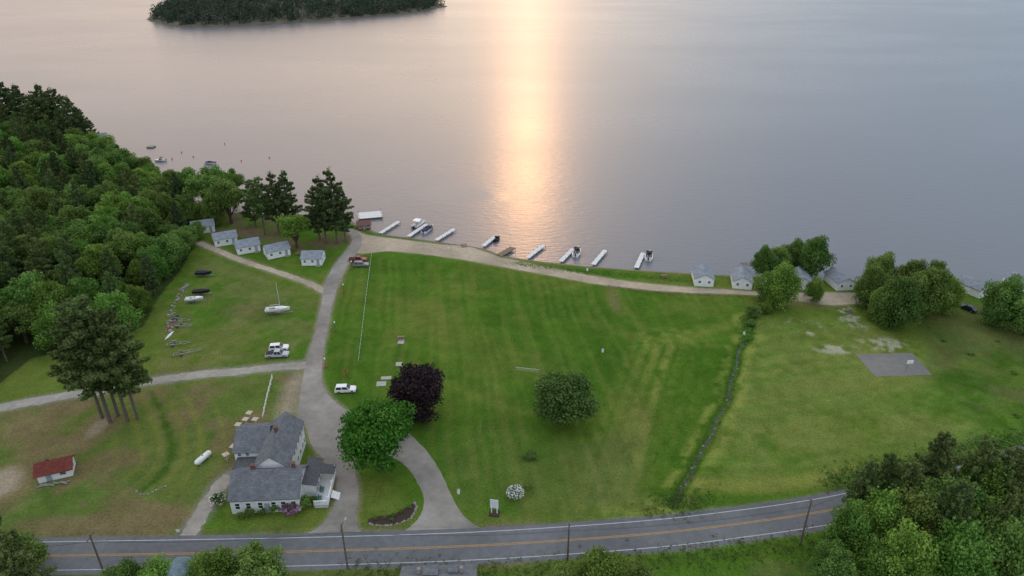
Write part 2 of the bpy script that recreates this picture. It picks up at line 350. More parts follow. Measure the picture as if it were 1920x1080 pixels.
# ---------------------------------------------------------------- water
m,nt,b=newmat('lake_water')
b.inputs['Base Color'].default_value=(.134,.140,.155,1); b.inputs['IOR'].default_value=1.42
tc=nt.nodes.new('ShaderNodeTexCoord')
def wn(sx,sy,det,loc=(0,0,0)):
    mp=nt.nodes.new('ShaderNodeMapping'); mp.inputs['Scale'].default_value=(sx,sy,1); mp.inputs['Rotation'].default_value=(0,0,rad(-10)); mp.inputs['Location'].default_value=loc
    n=nt.nodes.new('ShaderNodeTexNoise'); n.inputs['Scale'].default_value=1; n.inputs['Detail'].default_value=det
    nt.links.new(tc.outputs['Object'],mp.inputs['Vector']); nt.links.new(mp.outputs[0],n.inputs['Vector']); return n
w1=wn(.28,.9,4); w2=wn(.005,.010,5); w3=wn(.035,.07,4,(3,7,0))
def mth(op,a,b_=None):
    n=nt.nodes.new('ShaderNodeMath'); n.operation=op
    for i,v in((0,a),(1,b_)):
        if v is None: continue
        if isinstance(v,(int,float)): n.inputs[i].default_value=v
        else: nt.links.new(v,n.inputs[i])
    return n.outputs[0]
def mrg(src,a,b_,c,d):
    n=nt.nodes.new('ShaderNodeMapRange'); n.interpolation_type='SMOOTHSTEP'; n.inputs['From Min'].default_value=a; n.inputs['From Max'].default_value=b_; n.inputs['To Min'].default_value=c; n.inputs['To Max'].default_value=d
    nt.links.new(src,n.inputs['Value']); return n.outputs['Result']
# calm slick near the beach
cx,cy=g(868,360)
sp_=nt.nodes.new('ShaderNodeSeparateXYZ'); nt.links.new(tc.outputs['Object'],sp_.inputs[0])
ex=mth('DIVIDE',mth('SUBTRACT',sp_.outputs['X'],cx),19); ey=mth('DIVIDE',mth('SUBTRACT',sp_.outputs['Y'],cy),15)
rr2=mth('SQRT',mth('ADD',mth('MULTIPLY',ex,ex),mth('MULTIPLY',ey,ey)))
slick=mrg(mth('ADD',rr2,mth('MULTIPLY',mth('SUBTRACT',w3.outputs['Fac'],.5),1.3)),.3,1.15,1,0)
bp=nt.nodes.new('ShaderNodeBump'); bp.inputs['Distance'].default_value=.085
nt.links.new(mth('SUBTRACT',1,mth('MULTIPLY',slick,.6)),bp.inputs['Strength'])
nt.links.new(w1.outputs['Fac'],bp.inputs['Height']); nt.links.new(bp.outputs['Normal'],b.inputs['Normal'])
ro=mrg(w2.outputs['Fac'],.35,.65,.265,.295)
nt.links.new(mth('SUBTRACT',ro,mth('MULTIPLY',slick,.11)),b.inputs['Roughness'])
wm=MB().add([(-5000,60,WZ),(5000,60,WZ),(5000,6000,WZ),(-5000,6000,WZ)],[(0,1,2,3)]).mesh('water',m)
struct('water',wm,'rippled lake water reflecting a warm hazy sunset','lake')
m_st=mat('stream_water',(.05,.055,.055),.35,.5,1.2,.3,spec=.35)
mb=MB(); mb.add(*strip(ditch,.46,-.42,jit=.13)); struct('stream',mb.mesh('stream',m_st),'narrow shallow stream running through the meadow','stream')
# ---------------------------------------------------------------- roads
ASPH=mat('asphalt',(.135,.14,.15),.9,.16,.8,.2,bscale=20,wear=.12,spec=.15); DRIVE=mat('driveway_asphalt',(.26,.242,.218),.95,.18,.5,.2,bscale=15,wear=.2,spec=.05)
DIRT=mat('dirt_track',(.38,.32,.24),.95,.18,.7,.3,bscale=6,wear=.15,spec=.05); GRAV=mat('gravel_drive',(.31,.285,.25),.95,.2,.8,.3,bscale=8,wear=.15,spec=.05)
def st_obj(name,center,w,z,m,label,cat_,jit=0):
    mb=MB(); mb.add(*strip(center,w,z,jit=jit)); return struct(name,mb.mesh(name,m),label,cat_)
rd=st_obj('road',roadc,7.9,.012,ASPH,'two lane grey asphalt road with yellow centre line','road')
YEL=mat('yellow_paint',(.42,.25,.06),.7,.25,2); WP=mat('white_road_paint',(.48,.49,.50),.7,.25,2)
mb=MB()
for o in(-.14,.14): mb.add(*strip(roadc,.11,.017,off=o))
part(rd,'centre_line',mb.mesh('centre_line',YEL))
for o in(-3.0,3.0):
    mb=MB(); mb.add(*strip(roadc,.13,.017,off=o)); part(rd,'edge_line',mb.mesh('edge_line',WP))
struct('driveway',sheet('driveway',lanepoly,.008,DRIVE,.07),'worn grey asphalt lane leading down to the lake','driveway')
struct('driveway',sheet('driveway',rightpoly,.004,DRIVE,.06),'curved asphalt driveway branch joining the road','driveway')
struct('dirt_road',sheet('dirt_road',beachpoly,.004,DIRT,.12),'tan dirt track following the shore behind the beach','dirt road')
st_obj('path',path1,2.4,.0055,DIRT,'narrow dirt path serving the row of cabins','path',.15)
st_obj('path',path2,3.0,.0055,GRAV,'pale gravel drive crossing the lawn','path',.18)
st_obj('path',path3,2.8,.0055,GRAV,'gravel parking strip beside the farmhouse','path',.15)
# ---------------------------------------------------------------- vegetation meshes
def quads(c,size,nrm=None,flat=0.0):
    n=len(c); a=rng.normal(size=(n,3)); 
    if flat: a[:,2]*=(1-flat)
    a/=np.linalg.norm(a,axis=1)[:,None]; b=rng.normal(size=(n,3))
    if flat: b[:,2]*=(1-flat)
    b=b-a*(a*b).sum(1)[:,None]; b/=np.linalg.norm(b,axis=1)[:,None]
    a*=size[:,None]*.5; b*=size[:,None]*.5*rng.uniform(.6,1,(n,1))
    v=np.stack([c-a-b*.4,c+b-a*.2,c+a+b*.3,c-b+a*.1],1).reshape(-1,3)
    return v,np.arange(4*n).reshape(n,4)
def dec_mesh(seed,R=5,zc=6.6,vz=4.8,lobes=46,per=230,leaf=.5,m=None,cone=0,name='crown',loose=1.0,flame=0,low=False):
    global rng
    rng=np.random.default_rng(seed); cs=[];tt=[]
    for i in range(lobes):
        d=rng.normal(size=3); d/=np.linalg.norm(d); 
        if d[2]<-.55 and not low: d[2]*=-.5
        k=rng.uniform(.40,.84*loose); r=R*rng.uniform(.14,.34)*(1.15-.3*k)
        hs=1-cone*max(0,d[2])
        c=np.array([d[0]*R*k*hs,d[1]*R*k*hs,zc+d[2]*vz*k*1.03]); n=int(per*(r/(R*.28))**2)
        if low: c[2]=max(c[2],r*.6)
        p=rng.normal(size=(n,3)); p/=np.linalg.norm(p,axis=1)[:,None]; p[:,2]=np.where(p[:,2]<-.4,-p[:,2],p[:,2])
        p=c+p*r*rng.uniform(.45,1.32,(n,1))*np.array([1,1,.85+flame]); cs.append(p)
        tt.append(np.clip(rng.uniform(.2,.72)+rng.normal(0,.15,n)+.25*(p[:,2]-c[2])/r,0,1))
    c=np.vstack(cs); t=np.concatenate(tt)
    if low: c[:,2]=np.abs(c[:,2])
    v,f=quads(c,rng.uniform(.6,1.3,len(c))*leaf)
    return npmesh(name,v,f,m,tint=np.repeat(t,4))
def dec_trunk(seed,R,zc,m=BARK):
    r=random.Random(seed); mb=MB(); h=zc*.75; mb.cyl((0,0,-.1),(0,0,h*.45),R*.085,R*.06,9)
    for i in range(7):
        a=i*2.4+r.random(); e=Vector((math.cos(a)*R*.55,math.sin(a)*R*.55,zc+r.uniform(-.3,.5)*R)); s=Vector((0,0,h*r.uniform(.3,.45)))
        mid=(s+e)/2+Vector((0,0,.4)); mb.cyl(s,mid,R*.045,R*.03,6); mb.cyl(mid,e,R*.03,R*.008,6)
    mb.cyl((0,0,h*.44),(R*.05,0,zc*1.15),R*.06,R*.015,7)
    return mb.mesh('trunk',m)
def pine_mesh(seed,Ht=24,start=.25,Rm=4.6,leaf=.5,m=None,dens=1.0,step=.95,pw=.62,irr=.25,tk=.0150):
    global rng
    rng=np.random.default_rng(seed); cs=[];tt=[];br=MB(); z=Ht*start
    while z<Ht-.3:
        f=(z/Ht-start)/(1-start)
        L0=Rm*((1-f)**pw)*min(1,.62+f*2.2)
        nb=rng.integers(4,7) if f<.85 else 4; a0=rng.uniform(0,6.28)
        for i in range(nb):
            L=max(.6,L0*rng.uniform(.6-irr*.4,1.0+irr)); a=a0+i*6.283/nb+rng.normal(0,.25); up=rng.uniform(.0,.28)
            d=np.array([math.cos(a),math.sin(a),up]); lat=np.array([-math.sin(a),math.cos(a),0])
            z0=z+rng.normal(0,.25); n=int((26+L*34)*dens)
            t=rng.uniform(.2,1,n)**.8; w=rng.normal(0,.5,n)*L*.30*(1.2-t); 
            p=np.array([0,0,z0])+d*(t*L)[:,None]+lat*w[:,None]; p[:,2]+=rng.normal(.1,.25,n)+.12*L*t*t
            cs.append(p); tt.append(np.clip(rng.uniform(.2,.7)+rng.normal(0,.13,n)+.35*(t-.5),0,1))
            br.cyl((0,0,z0),tuple(np.array([0,0,z0])+d*L*.85),.06*(1.2-f),.02,4)
        z+=step*rng.uniform(.7,1.3)
    top=np.array([0,0,Ht-.4])+rng.normal(0,.3,(60,3))*np.array([1,1,1.8]); cs.append(top); tt.append(np.full(60,.5))
    c=np.vstack(cs); t=np.concatenate(tt); v,f=quads(c,rng.uniform(.6,1.3,len(c))*leaf,flat=.3)
    crown=npmesh('crown',v,f,m,tint=np.repeat(t,4))
    r=random.Random(seed)
    for i in range(6):
        zz=Ht*start*r.uniform(.5,1); a=r.random()*6.28; br.cyl((0,0,zz),(math.cos(a)*1.4,math.sin(a)*1.4,zz+.2),.05,.02,4)
    br.cyl((0,0,-.1),(.0,0,Ht*.5),Ht*tk,Ht*tk*.7,9); br.cyl((.0,0,Ht*.5),(0,0,Ht*.98),Ht*tk*.7,.03,7)
    return crown,br.mesh('trunk',PINEBARK)
FD=foliage('leaf_green',(.050,.102,.020),(.100,.185,.038),(.158,.262,.062))
FB=foliage('leaf_bright',(.060,.136,.020),(.116,.238,.038),(.175,.318,.062))
FM=foliage('leaf_maple',(.026,.095,.009),(.050,.160,.016),(.090,.220,.032))
FG=foliage('leaf_meadow_green',(.045,.100,.022),(.078,.155,.034),(.120,.205,.052))
FP=foliage('leaf_purple',(.018,.012,.014),(.034,.022,.024),(.060,.038,.036),.15)
FN=foliage('needles',(.040,.074,.026),(.074,.122,.042),(.118,.176,.062),.2)
FS=foliage('needles_light',(.048,.088,.024),(.092,.144,.042),(.140,.202,.065),.2)
TREES={}
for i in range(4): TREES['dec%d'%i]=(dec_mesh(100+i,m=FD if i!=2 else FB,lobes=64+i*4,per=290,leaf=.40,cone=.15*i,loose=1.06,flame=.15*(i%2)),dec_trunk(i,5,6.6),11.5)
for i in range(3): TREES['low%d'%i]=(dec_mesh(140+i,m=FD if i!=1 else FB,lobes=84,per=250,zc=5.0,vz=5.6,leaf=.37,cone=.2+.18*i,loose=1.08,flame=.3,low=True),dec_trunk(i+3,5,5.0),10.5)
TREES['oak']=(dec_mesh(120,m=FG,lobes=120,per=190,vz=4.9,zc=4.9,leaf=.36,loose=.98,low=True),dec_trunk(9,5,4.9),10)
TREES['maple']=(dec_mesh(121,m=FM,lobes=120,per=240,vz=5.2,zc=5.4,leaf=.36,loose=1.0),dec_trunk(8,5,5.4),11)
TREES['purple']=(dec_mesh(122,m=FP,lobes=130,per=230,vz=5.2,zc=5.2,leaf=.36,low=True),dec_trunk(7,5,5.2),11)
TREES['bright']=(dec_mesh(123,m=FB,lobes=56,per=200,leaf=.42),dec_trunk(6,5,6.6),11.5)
for k,(s,st,R,mt) in {'pine0':(200,.16,4.6,FN),'pine1':(201,.24,4.8,FS),'pine2':(202,.12,5.0,FN)}.items():
    a=pine_mesh(s,24,st,R,.44,mt,1.3,pw=.5,irr=.36,step=1.05); TREES[k]=(a[0],a[1],24.)
a=pine_mesh(210,24,.34,5.4,.42,FS,1.5,pw=.42,irr=.36,step=1.1,tk=.0125); TREES['tallpine']=(a[0],a[1],24.)
a=pine_mesh(211,24,.32,5.6,.42,FS,1.5,pw=.40,irr=.36,step=1.1,tk=.0125); TREES['tallpine2']=(a[0],a[1],24.)
a=pine_mesh(214,24,.20,4.8,.42,FN,1.3,pw=.55,irr=.38,step=1.2,tk=.012); TREES['shorepine']=(a[0],a[1],24.)
a=pine_mesh(212,18,.08,4.4,.32,FS,2.0,step=.85,pw=.5,irr=.35); TREES['nearpine']=(a[0],a[1],18.)
ZC={'oak':4.9,'maple':5.4,'purple':5.2,'low0':5.0,'low1':5.0,'low2':5.0}
TL={'dec':('deciduous_tree','leafy green broadleaf tree'),'low':('deciduous_tree','full leafy green tree'),'oak':('deciduous_tree','round green tree'),'map':('maple_tree','dense rounded green maple'),'pur':('maple_tree','dark purple leaved maple'),'bri':('deciduous_tree','fresh bright green leafy tree'),
 'pin':('pine_tree','tall dark green pine'),'tal':('pine_tree','tall pine with long bare trunk'),'sho':('pine_tree','tall feathery dark pine'),'nea':('pine_tree','bushy dark green pine')}
def tree(kind,x,y,s,where,group=None,sz=1.0,rz=None):
    nm,lb=TL[kind[:3]]; c,t,h=TREES[kind]
    o=thing(nm,lb+' '+where,'tree',x,y,-.02,rnd.uniform(0,6.28) if rz is None else rz,group,(s,s,s*sz))
    part(o,'trunk',t); part(o,'crown',c); return o
def ball(kind,u,vc,wpx,where,group=None,sz=1.0):
    zc=ZC.get(kind,6.6); s=1.0
    if kind[:3] in('low','dec'): wpx*=.93
    for _ in range(4): s=wpx/2/ppm(u,vc,zc*s*sz)/5.0
    x,y=g(u,vc,zc*s*sz); return tree(kind,x,y,s,where,group,sz)
def pine(kind,u,vb,vt,where,group=None,w=1.0):
    h=hgt(u,vb,vt); s=h/TREES[kind][2]; x,y=g(u,vb); o=tree(kind,x,y,s,where,group); o.scale=(s*w,s*w,s); return o
ball('maple',706,817,152,'between two driveways'); ball('purple',780,738,118,'on the lawn near a parked car',sz=.95); ball('oak',1058,748,128,'alone on the open lawn',sz=.85)
ball('bright',551,425,66,'beside a white cabin')
for a in((385,352,88,'dec0'),(425,372,82,'dec1'),(350,350,76,'dec3'),(432,340,55,'dec0'),(345,395,64,'low0'),(395,395,60,'low2'),(325,345,60,'dec2'),(368,432,36,'low0'),(405,345,70,'dec2')): ball(a[3],*a[:3],'near the row of cabins','trees behind the cabins')
for a in((1434,492,54,'low2'),(1466,538,76,'low1'),(1526,482,72,'low2'),(1462,490,50,'low0'),(1438,538,54,'low0'),(1528,545,40,'low1'),(1490,478,52,'low2')): ball(a[3],*a[:3],'at the shore between cabins','trees among the shore cabins',sz=1.2)
for a in((1636,540,72,'low2'),(1688,570,92,'low2'),(1742,552,88,'low0'),(1652,514,70,'low2'),(1708,528,74,'low2'),(1778,556,60,'low1'),(1885,566,86,'low2'),(1935,590,78,'low0'),(1655,570,64,'low2'),(1752,522,56,'low2'),(1870,585,50,'low0')): ball(a[3],*a[:3],'in a dense shoreline clump','dense trees by the shore',sz=1.25)
for a in((1412,585,36,'low0'),(1434,577,34,'low1'),(1408,606,22,'low0')): ball(a[3],*a[:3],'at the head of the stream','bushy growth at the stream',sz=.6)
for a in((400,1084,124,'low1'),(478,1082,130,'low0'),(300,1090,96,'low1'),(236,1092,96,'low2'),(1130,1090,130,'low1'),(1060,1106,90,'low0'),(1200,1102,90,'low2'),(30,1046,104,'low0')): ball(a[3],*a[:3],'beside the near edge of the road','trees on the near roadside',sz=.95)
for a in((1590,1010,110,'low1'),(1650,985,120,'low1'),(1770,965,150,'low0'),(1870,1035,150,'low2'),(1560,1066,90,'low0'),(1700,1060,140,'low1'),(1915,945,130,'low0'),(1630,1065,110,'low1'),(1790,1070,150,'low1'),(1840,930,120,'low1'),(1720,990,130,'low0'),(1820,1000,130,'low1'),(1900,1000,120,'low0'),(1690,930,100,'low2'),(1760,905,90,'low1'),(1930,900,100,'low2'),(1625,930,80,'low0'),(1850,890,90,'low0')): ball(a[3],*a[:3],'in the roadside wood','roadside wood',sz=rnd.uniform(1.0,1.3))
for a in((1722,970,815),(1800,975,826),(1850,990,842),(1640,960,852),(1895,985,850),(1605,975,868),(1675,990,870),(1745,1060,905),(1845,1080,930)): pine('nearpine',*a,'in the roadside wood','roadside wood',1.0)
for a in((15,1130,950),(60,1135,1004),(-30,1120,970)): pine('nearpine',*a,'beside the road','pines beside the road',1.2)
for a in(('tallpine',207,792,566),('tallpine2',240,790,584),('tallpine',192,784,598),('tallpine2',258,786,616),('tallpine',222,780,590)): pine(*a,'standing on the worn lawn','tall pines on the lawn',1.15)
for a in(('shorepine',612,456,332),('shorepine',633,456,318),('pine1',600,450,350),('tallpine',497,440,334),('shorepine',523,436,324),('pine1',547,434,322),('pine0',480,425,338),('shorepine',648,452,352)): pine(*a,'beside the cabins at the shore','shore pines near the cabins',1.25)
for a in(('pine2',35,265,155),('pine0',60,268,160),('pine2',103,272,160),('pine1',125,276,166),('pine0',152,284,182),('pine0',8,268,164),('pine1',82,280,178),('pine0',165,292,200),('pine2',-15,270,167),('pine2',138,300,205)): pine(*a,'at the wooded lake edge','wood by the lake',1.35)
# forest fill
pts=[]; tries=0; r2=random.Random(5); fr=forest+[forest[0]]
while tries<16000:
    tries+=1; x=r2.uniform(-330,-70); y=r2.uniform(110,400)
    zc=y*cP+H*sP; u=960+F*x/zc
    if u<-70: continue
    if pts and min((x-a)**2+(y-b)**2 for a,b in pts)<5.6**2: continue
    if not inside(np.array([x]),np.array([y]),forest)[0]: continue
    if dist(np.array([x]),np.array([y]),shore)[0]<2: continue
    pts.append((x,y))
for x,y in pts:
    zc=y*cP+H*sP; u=960+F*x/zc; far=y>215
    edge=dist(np.array([x]),np.array([y]),fr)[0]
    if r2.random()<(.5 if far and u<200 else .3): k=r2.choice(['pine0','pine1','pine2','pine1']); s=r2.uniform(.60,.88)*(.8 if edge<8 else 1)
    else: k=r2.choice(['dec0','dec1','dec2','dec3','dec2'] if edge>6 else ['low0','low1','low2']); s=r2.uniform(.85,1.45)*(.8 if edge<8 else 1)
    tree(k,x,y,s,'in the dense wood','dense lakeside wood',sz=r2.uniform(.9,1.2) if k[0]=='d' else 1)
print('forest',len(pts))
# shrubs
FLW=mat('white_blossom',(.7,.72,.68),.7); FLP=mat('purple_blossom',(.42,.10,.40),.7)
def shrub_meshes(m,seed):
    return dec_mesh(seed,R=1,zc=.62,vz=.7,lobes=22,per=55,leaf=.16,m=m,name='foliage')
def blossom(m,seed,n=420):
    r=np.random.default_rng(seed); p=r.normal(size=(n,3)); p/=np.linalg.norm(p,axis=1)[:,None]; p[:,2]=np.abs(p[:,2]); p=p*np.array([1,1,.78])*r.uniform(.9,1.08,(n,1)); p[:,2]+=.5
    v,f=quads(p,r.uniform(.08,.2,n)); return npmesh('blossoms',v,f,m)
SH={'g':shrub_meshes(FD,301),'b':shrub_meshes(FB,302),'y':shrub_meshes(FG,303)}
BW=blossom(FLW,1,520); BP=blossom(FLP,2,480); BW2=blossom(FLW,3,140)
def shrub(u,v,r,label,k='g',fl=None,sz=1,group=None):
    x,y=g(u,v); o=thing('shrub',label,'shrub',x,y,-.03,rnd.random()*6,group,(r,r,r*sz)); part(o,'foliage',SH[k])
    if fl: part(o,'blossoms',fl)
shrub(966,930,1.6,'round shrub covered in white blossom on the lawn','y',BW); shrub(993,858,1.9,'low loose green shrub on the lawn','y',sz=.5); shrub(990,916,1.1,'small dark green shrub on the lawn','g',sz=.8)
for u,v,r in((470,968,1.2),(450,972,.9),(517,962,1.3),(575,952,1.7),(492,966,1.0),(590,944,1.1)): shrub(u,v,r,'rounded green shrub against the farmhouse wall','g',group='shrubs along the farmhouse')
shrub(547,960,1.6,'rhododendron covered in purple blossom by the farmhouse','g',BP); shrub(410,945,1.5,'lilac bush with sparse white blossom beside the gravel','y',BW2,1.2)
for u,v,r in((1770,640,.9),(1820,665,1.1),(1870,640,.8),(1900,700,1.1),(1905,780,1.0)): shrub(u,v,r,'low scrubby bush in the rough grass','g',sz=.5,group='scrub bushes in rough grass')
def tufts(name,pl,wid,n,m,size,h,seed,label):
    r=np.random.default_rng(seed); pl=np.array(pl); i=r.integers(0,len(pl)-1,n); t=r.random((n,1)); c=pl[i]*(1-t)+pl[i+1]*t
    c=c+r.normal(0,wid,(n,2)); k=6; p=np.repeat(c,k,0)+r.normal(0,.2,(n*k,2)); hh=np.repeat(r.uniform(.1,1,n)**2*h,k)*r.random(n*k)
    P3=np.column_stack([p,hh-.1]); v,f=quads(P3,r.uniform(.6,1.2,n*k)*size); 
    o=meta(obj(name,npmesh(name,v,f,m,tint=np.repeat(np.repeat(r.uniform(.2,.8,n),k),4))),label,'weeds'); o['kind']='stuff'
tufts('undergrowth',ditch[8:],.75,520,FG,.2,.32,5,'weeds and long grass growing along the stream')
tufts('undergrowth',ditch[:9],1.0,420,FB,.32,.9,6,'bushy weeds at the upper end of the stream')
tufts('undergrowth',cat(G([(1215,955),(1262,948),(1290,945),(1330,935)]),6),1.6,450,FG,.3,.7,7,'tall weeds where the stream meets the road bank')
tufts('shore_grass',cat(G([(960,492),(1050,504),(1120,511),(1200,519),(1290,526)]),6),.9,1300,FB,.3,.35,8,'long grass along the narrow shore bank')
tufts('undergrowth',cat(G([(1560,905),(1650,885),(1750,866),(1850,842),(1920,822)]),6),1.6,1500,FD,.4,1.4,9,'brush growing along the road bank')
tufts('undergrowth',cat(G([(650,1076),(800,1078),(1000,1070),(1250,1052),(1400,1035),(1540,1018)]),6),1.6,1500,FG,.3,.9,10,'brush on the near roadside bank')
# ---------------------------------------------------------------- island
isl=[g(*p,WZ) for p in((280,37),(305,45),(345,51),(420,50),(500,47),(570,42),(640,37),(720,30),(790,23),(822,15))]
isl_poly=cat(isl+[(-98,1090),(-170,1180),(-300,1240),(-430,1230),(-500,1120),(-468,980)],5,True)
ix,iy=np.meshgrid(np.arange(-560,-60,6.),np.arange(790,1280,6.)); ins=inside(ix,iy,isl_poly); di=dist(ix,iy,np.vstack([isl_poly,isl_poly[:1]]))*np.where(ins,1,-1)
iz=np.clip(-.8+di*.14,-3,12)+np.where(ins,3*fbm(ix,iy,60,77),0); idx=np.arange(ix.size).reshape(ix.shape)
q=np.stack([idx[:-1,:-1],idx[:-1,1:],idx[1:,1:],idx[1:,:-1]],-1).reshape(-1,4)
struct('island',npmesh('island',np.stack([ix,iy,iz],-1).reshape(-1,3),q,mat('island_soil',(.10,.09,.065),.95,.3,.1),smooth=True),'low wooded island in the lake','island')
r=np.random.default_rng(3); cs=[];tt=[]
cand=r.uniform([-560,790],[-60,1280],(9000,2)); dch=dist(cand[:,0],cand[:,1],np.vstack([isl_poly,isl_poly[:1]])); ok=inside(cand[:,0],cand[:,1],isl_poly)&(dch>3.5)
cand=cand[ok]; dch=dch[ok]; keep=(dch<70)|(r.random(len(cand))<.5)
for (x,y),d0 in zip(cand[keep][:2300],dch[keep][:2300]):
    z0=min(12,-.8+d0*.14); con=r.random()<.45; h=r.uniform(9,16); n=60; base_t=r.uniform(.1,.8)
    t=r.random(n); R=(3.2*(1-t)**.6+.4) if con else 4.6*np.sqrt(np.clip(1-(2*t-1)**2,0,1)); a=r.random(n)*6.28
    rr=R*r.uniform(.6,1.05,n); cs.append(np.stack([x+np.cos(a)*rr,y+np.sin(a)*rr,z0+h*(.08+.9*t)],1)); tt.append(np.clip(base_t+r.normal(0,.1,n),0,1))
c=np.vstack(cs); v,f=quads(c,r.uniform(1.1,2.0,len(c)))
o=meta(obj('forest',npmesh('forest',v,f,foliage('island_leaves',(.030,.046,.034),(.054,.078,.050),(.088,.120,.070),.1),tint=np.repeat(np.concatenate(tt),4))),'dense mixed wood covering the island','wood'); o['kind']='stuff'
# ---------------------------------------------------------------- buildings
def gable_wall(L,W,h,rh,m=WHITE):
    a,b=L/2,W/2
    vs=[(-a,-b,0),(a,-b,0),(a,b,0),(-a,b,0),(-a,-b,h),(a,-b,h),(a,b,h),(-a,b,h),(-a,0,h+rh),(a,0,h+rh)]
    return MB().add(vs,[(0,1,5,4),(2,3,7,6),(1,2,6,9,5),(3,0,4,8,7),(4,5,9,8),(6,7,8,9)]).mesh('wall',m)
def gable_roof(L,W,h,rh,m=ROOF,ov=.45,t=.12):
    a=L/2+ov; s=rh/(W/2); b=W/2+ov; z=h-ov*s+.03; zr=h+rh+.03; c=t*1.02
    vs=[]
    for x in(-a,a): vs+=[(x,-b,z),(x,0,zr),(x,b,z),(x,b,z+c),(x,0,zr+c+.03),(x,-b,z+c)]
    fs=[(0,6,7,1),(1,7,8,2),(2,8,9,3),(3,9,10,4),(4,10,11,5),(5,11,6,0),(0,1,4,5),(1,2,3,4),(6,11,10,7),(7,10,9,8)]
    return MB().add(vs,fs).mesh('roof',m)
def frame(w,h):
    mb=MB(); f=.09
    for sx in(-1,1): mb.box(sx*(w/2),0,0,f,.08,h+f)
    for sz in(-1,1): mb.box(0,0,sz*h/2,w-f,.078,f)
    mb.box(0,0,0,w-f,.05,.05); return mb.mesh('window',TRIM)
def pane(w,h): return MB().box(0,.012,0,w-.09,.02,h-.09).mesh('pane',GLASS)
def window(par,x,y,z,rz,w=.9,h=1.2):
    o=part(par,'window',M(('wf',w,h),lambda:frame(w,h)),(x,y,z),rz); part(o,'pane',M(('wp',w,h),lambda:pane(w,h))); return o
DOOR=mat('painted_door',(.3,.33,.36),.5)
def door(par,x,y,z,rz,w=.95,h=2.05,m=None):
    o=part(par,'door',M(('d',w,h),lambda:MB().box(0,0,h/2,w,.08,h).box(0,-.03,h*.72,w*.6,.06,h*.3).mesh('door',DOOR)),(x,y,z),rz)
    part(o,'handle',M('dh',lambda:MB().box(0,0,0,.05,.06,.12).mesh('handle',STEEL)),(w*.38,-.07,1.0)); return o
def cabin(x,y,rz,label,L=7.2,W=5.6,h=2.4,rh=1.4,rm=None):
    rm=rm or ROOFC
    o=thing('cabin',label,'cabin',x,y,0,rz,'white cabins')
    part(o,'wall',M(('cw',L,W,h,rh),lambda:gable_wall(L,W,h,rh))); part(o,'roof',M(('cr',L,W,h,rh),lambda:gable_roof(L,W,h,rh,rm,.28)))
    for xx in(-L*.33,L*.05): window(o,xx,-W/2-.02,1.45,0,.8,.85)
    door(o,L*.32,-W/2-.02,.1,0,.85,1.95)
    for yy in(-W*.25,W*.25): window(o,-L/2-.02,yy,1.45,-math.pi/2,.8,.85)
    for yy in(-W*.25,W*.25): window(o,L/2+.02,yy,1.45,math.pi/2,.8,.85)
    part(o,'step',M('cstep',lambda:MB().box(0,0,.1,1.6,1.0,.2).mesh('step',GREYWOOD)),(L*.32,-W/2-.55,0))
    return o
def gc(u,v): return g(u,v,2.2)
for u,v,r_,w in((421,443,27,'on the grass near the woods'),(463,457,27,'between two matching cabins'),(518,465,32,'beside a bright green tree'),(380,421,24,'half hidden under the trees')):
    x,y=gc(u,v); cabin(x,y,rad(r_),'white cabin with grey gable roof '+w)
x,y=gc(587,479); cabin(x,y,rad(2),'white cabin with grey roof beside the lane',6.2,5.6)
for u,v,r_,w in((1318,514,84,'facing the dirt track'),(1391,519,78,'near the shore trees'),(1500,520,80,'tucked behind trees'),(1575,521,96,'between clumps of trees'),(1826,533,116,'beside dense trees'),(1916,528,100,'near the shore trees')):
    x,y=gc(u,v); cabin(x,y,rad(r_),'small white cabin with grey roof '+w,7.6,5.4)
x,y=g(682,420,1.5); o=thing('boathouse','small red walled boathouse at the head of the docks','boathouse',x,y,0,rad(15))
part(o,'wall',gable_wall(4.4,3.4,1.8,.9,mat('red_boards',(.20,.085,.065),.8))); part(o,'roof',gable_roof(4.4,3.4,1.8,.9,shingle('brown_red_shingle',(.20,.11,.09)),.4))
for xx in(-1.3,1.3): window(o,xx,-1.72,1.1,0,.9,.8)
door(o,0,-1.72,.02,0,.85,1.7)
x,y=g(105,878,1.2); o=thing('shed','white shed with faded red roof on worn ground','shed',x,y,0,rad(22))
part(o,'wall',gable_wall(5.6,3.8,1.9,1.1)); part(o,'roof',gable_roof(5.6,3.8,1.9,1.1,REDROOF,.45)); window(o,2.82,0,1.15,math.pi/2,.9,.8); window(o,1.4,-1.92,1.15,0,1.1,.75); door(o,-1,-1.92,.02,0,.9,1.75)
c_=part(o,'chimney',MB().box(0,0,0,.45,.45,1.0).mesh('chimney',BRICK),(-1.1,.6,2.9))
mb=MB()
for i in range(14): mb.box(rnd.uniform(-2.4,2.4),rnd.uniform(-.5,.5),.15+rnd.random()*.2,rnd.uniform(.8,1.8),.2,.12,rnd.uniform(-.5,.5))
x,y=g(100,910); meta(obj('lumber_pile',mb.mesh('lumber_pile',GREYWOOD),(x,y,0),.1),'loose pile of grey boards beside the shed','lumber')
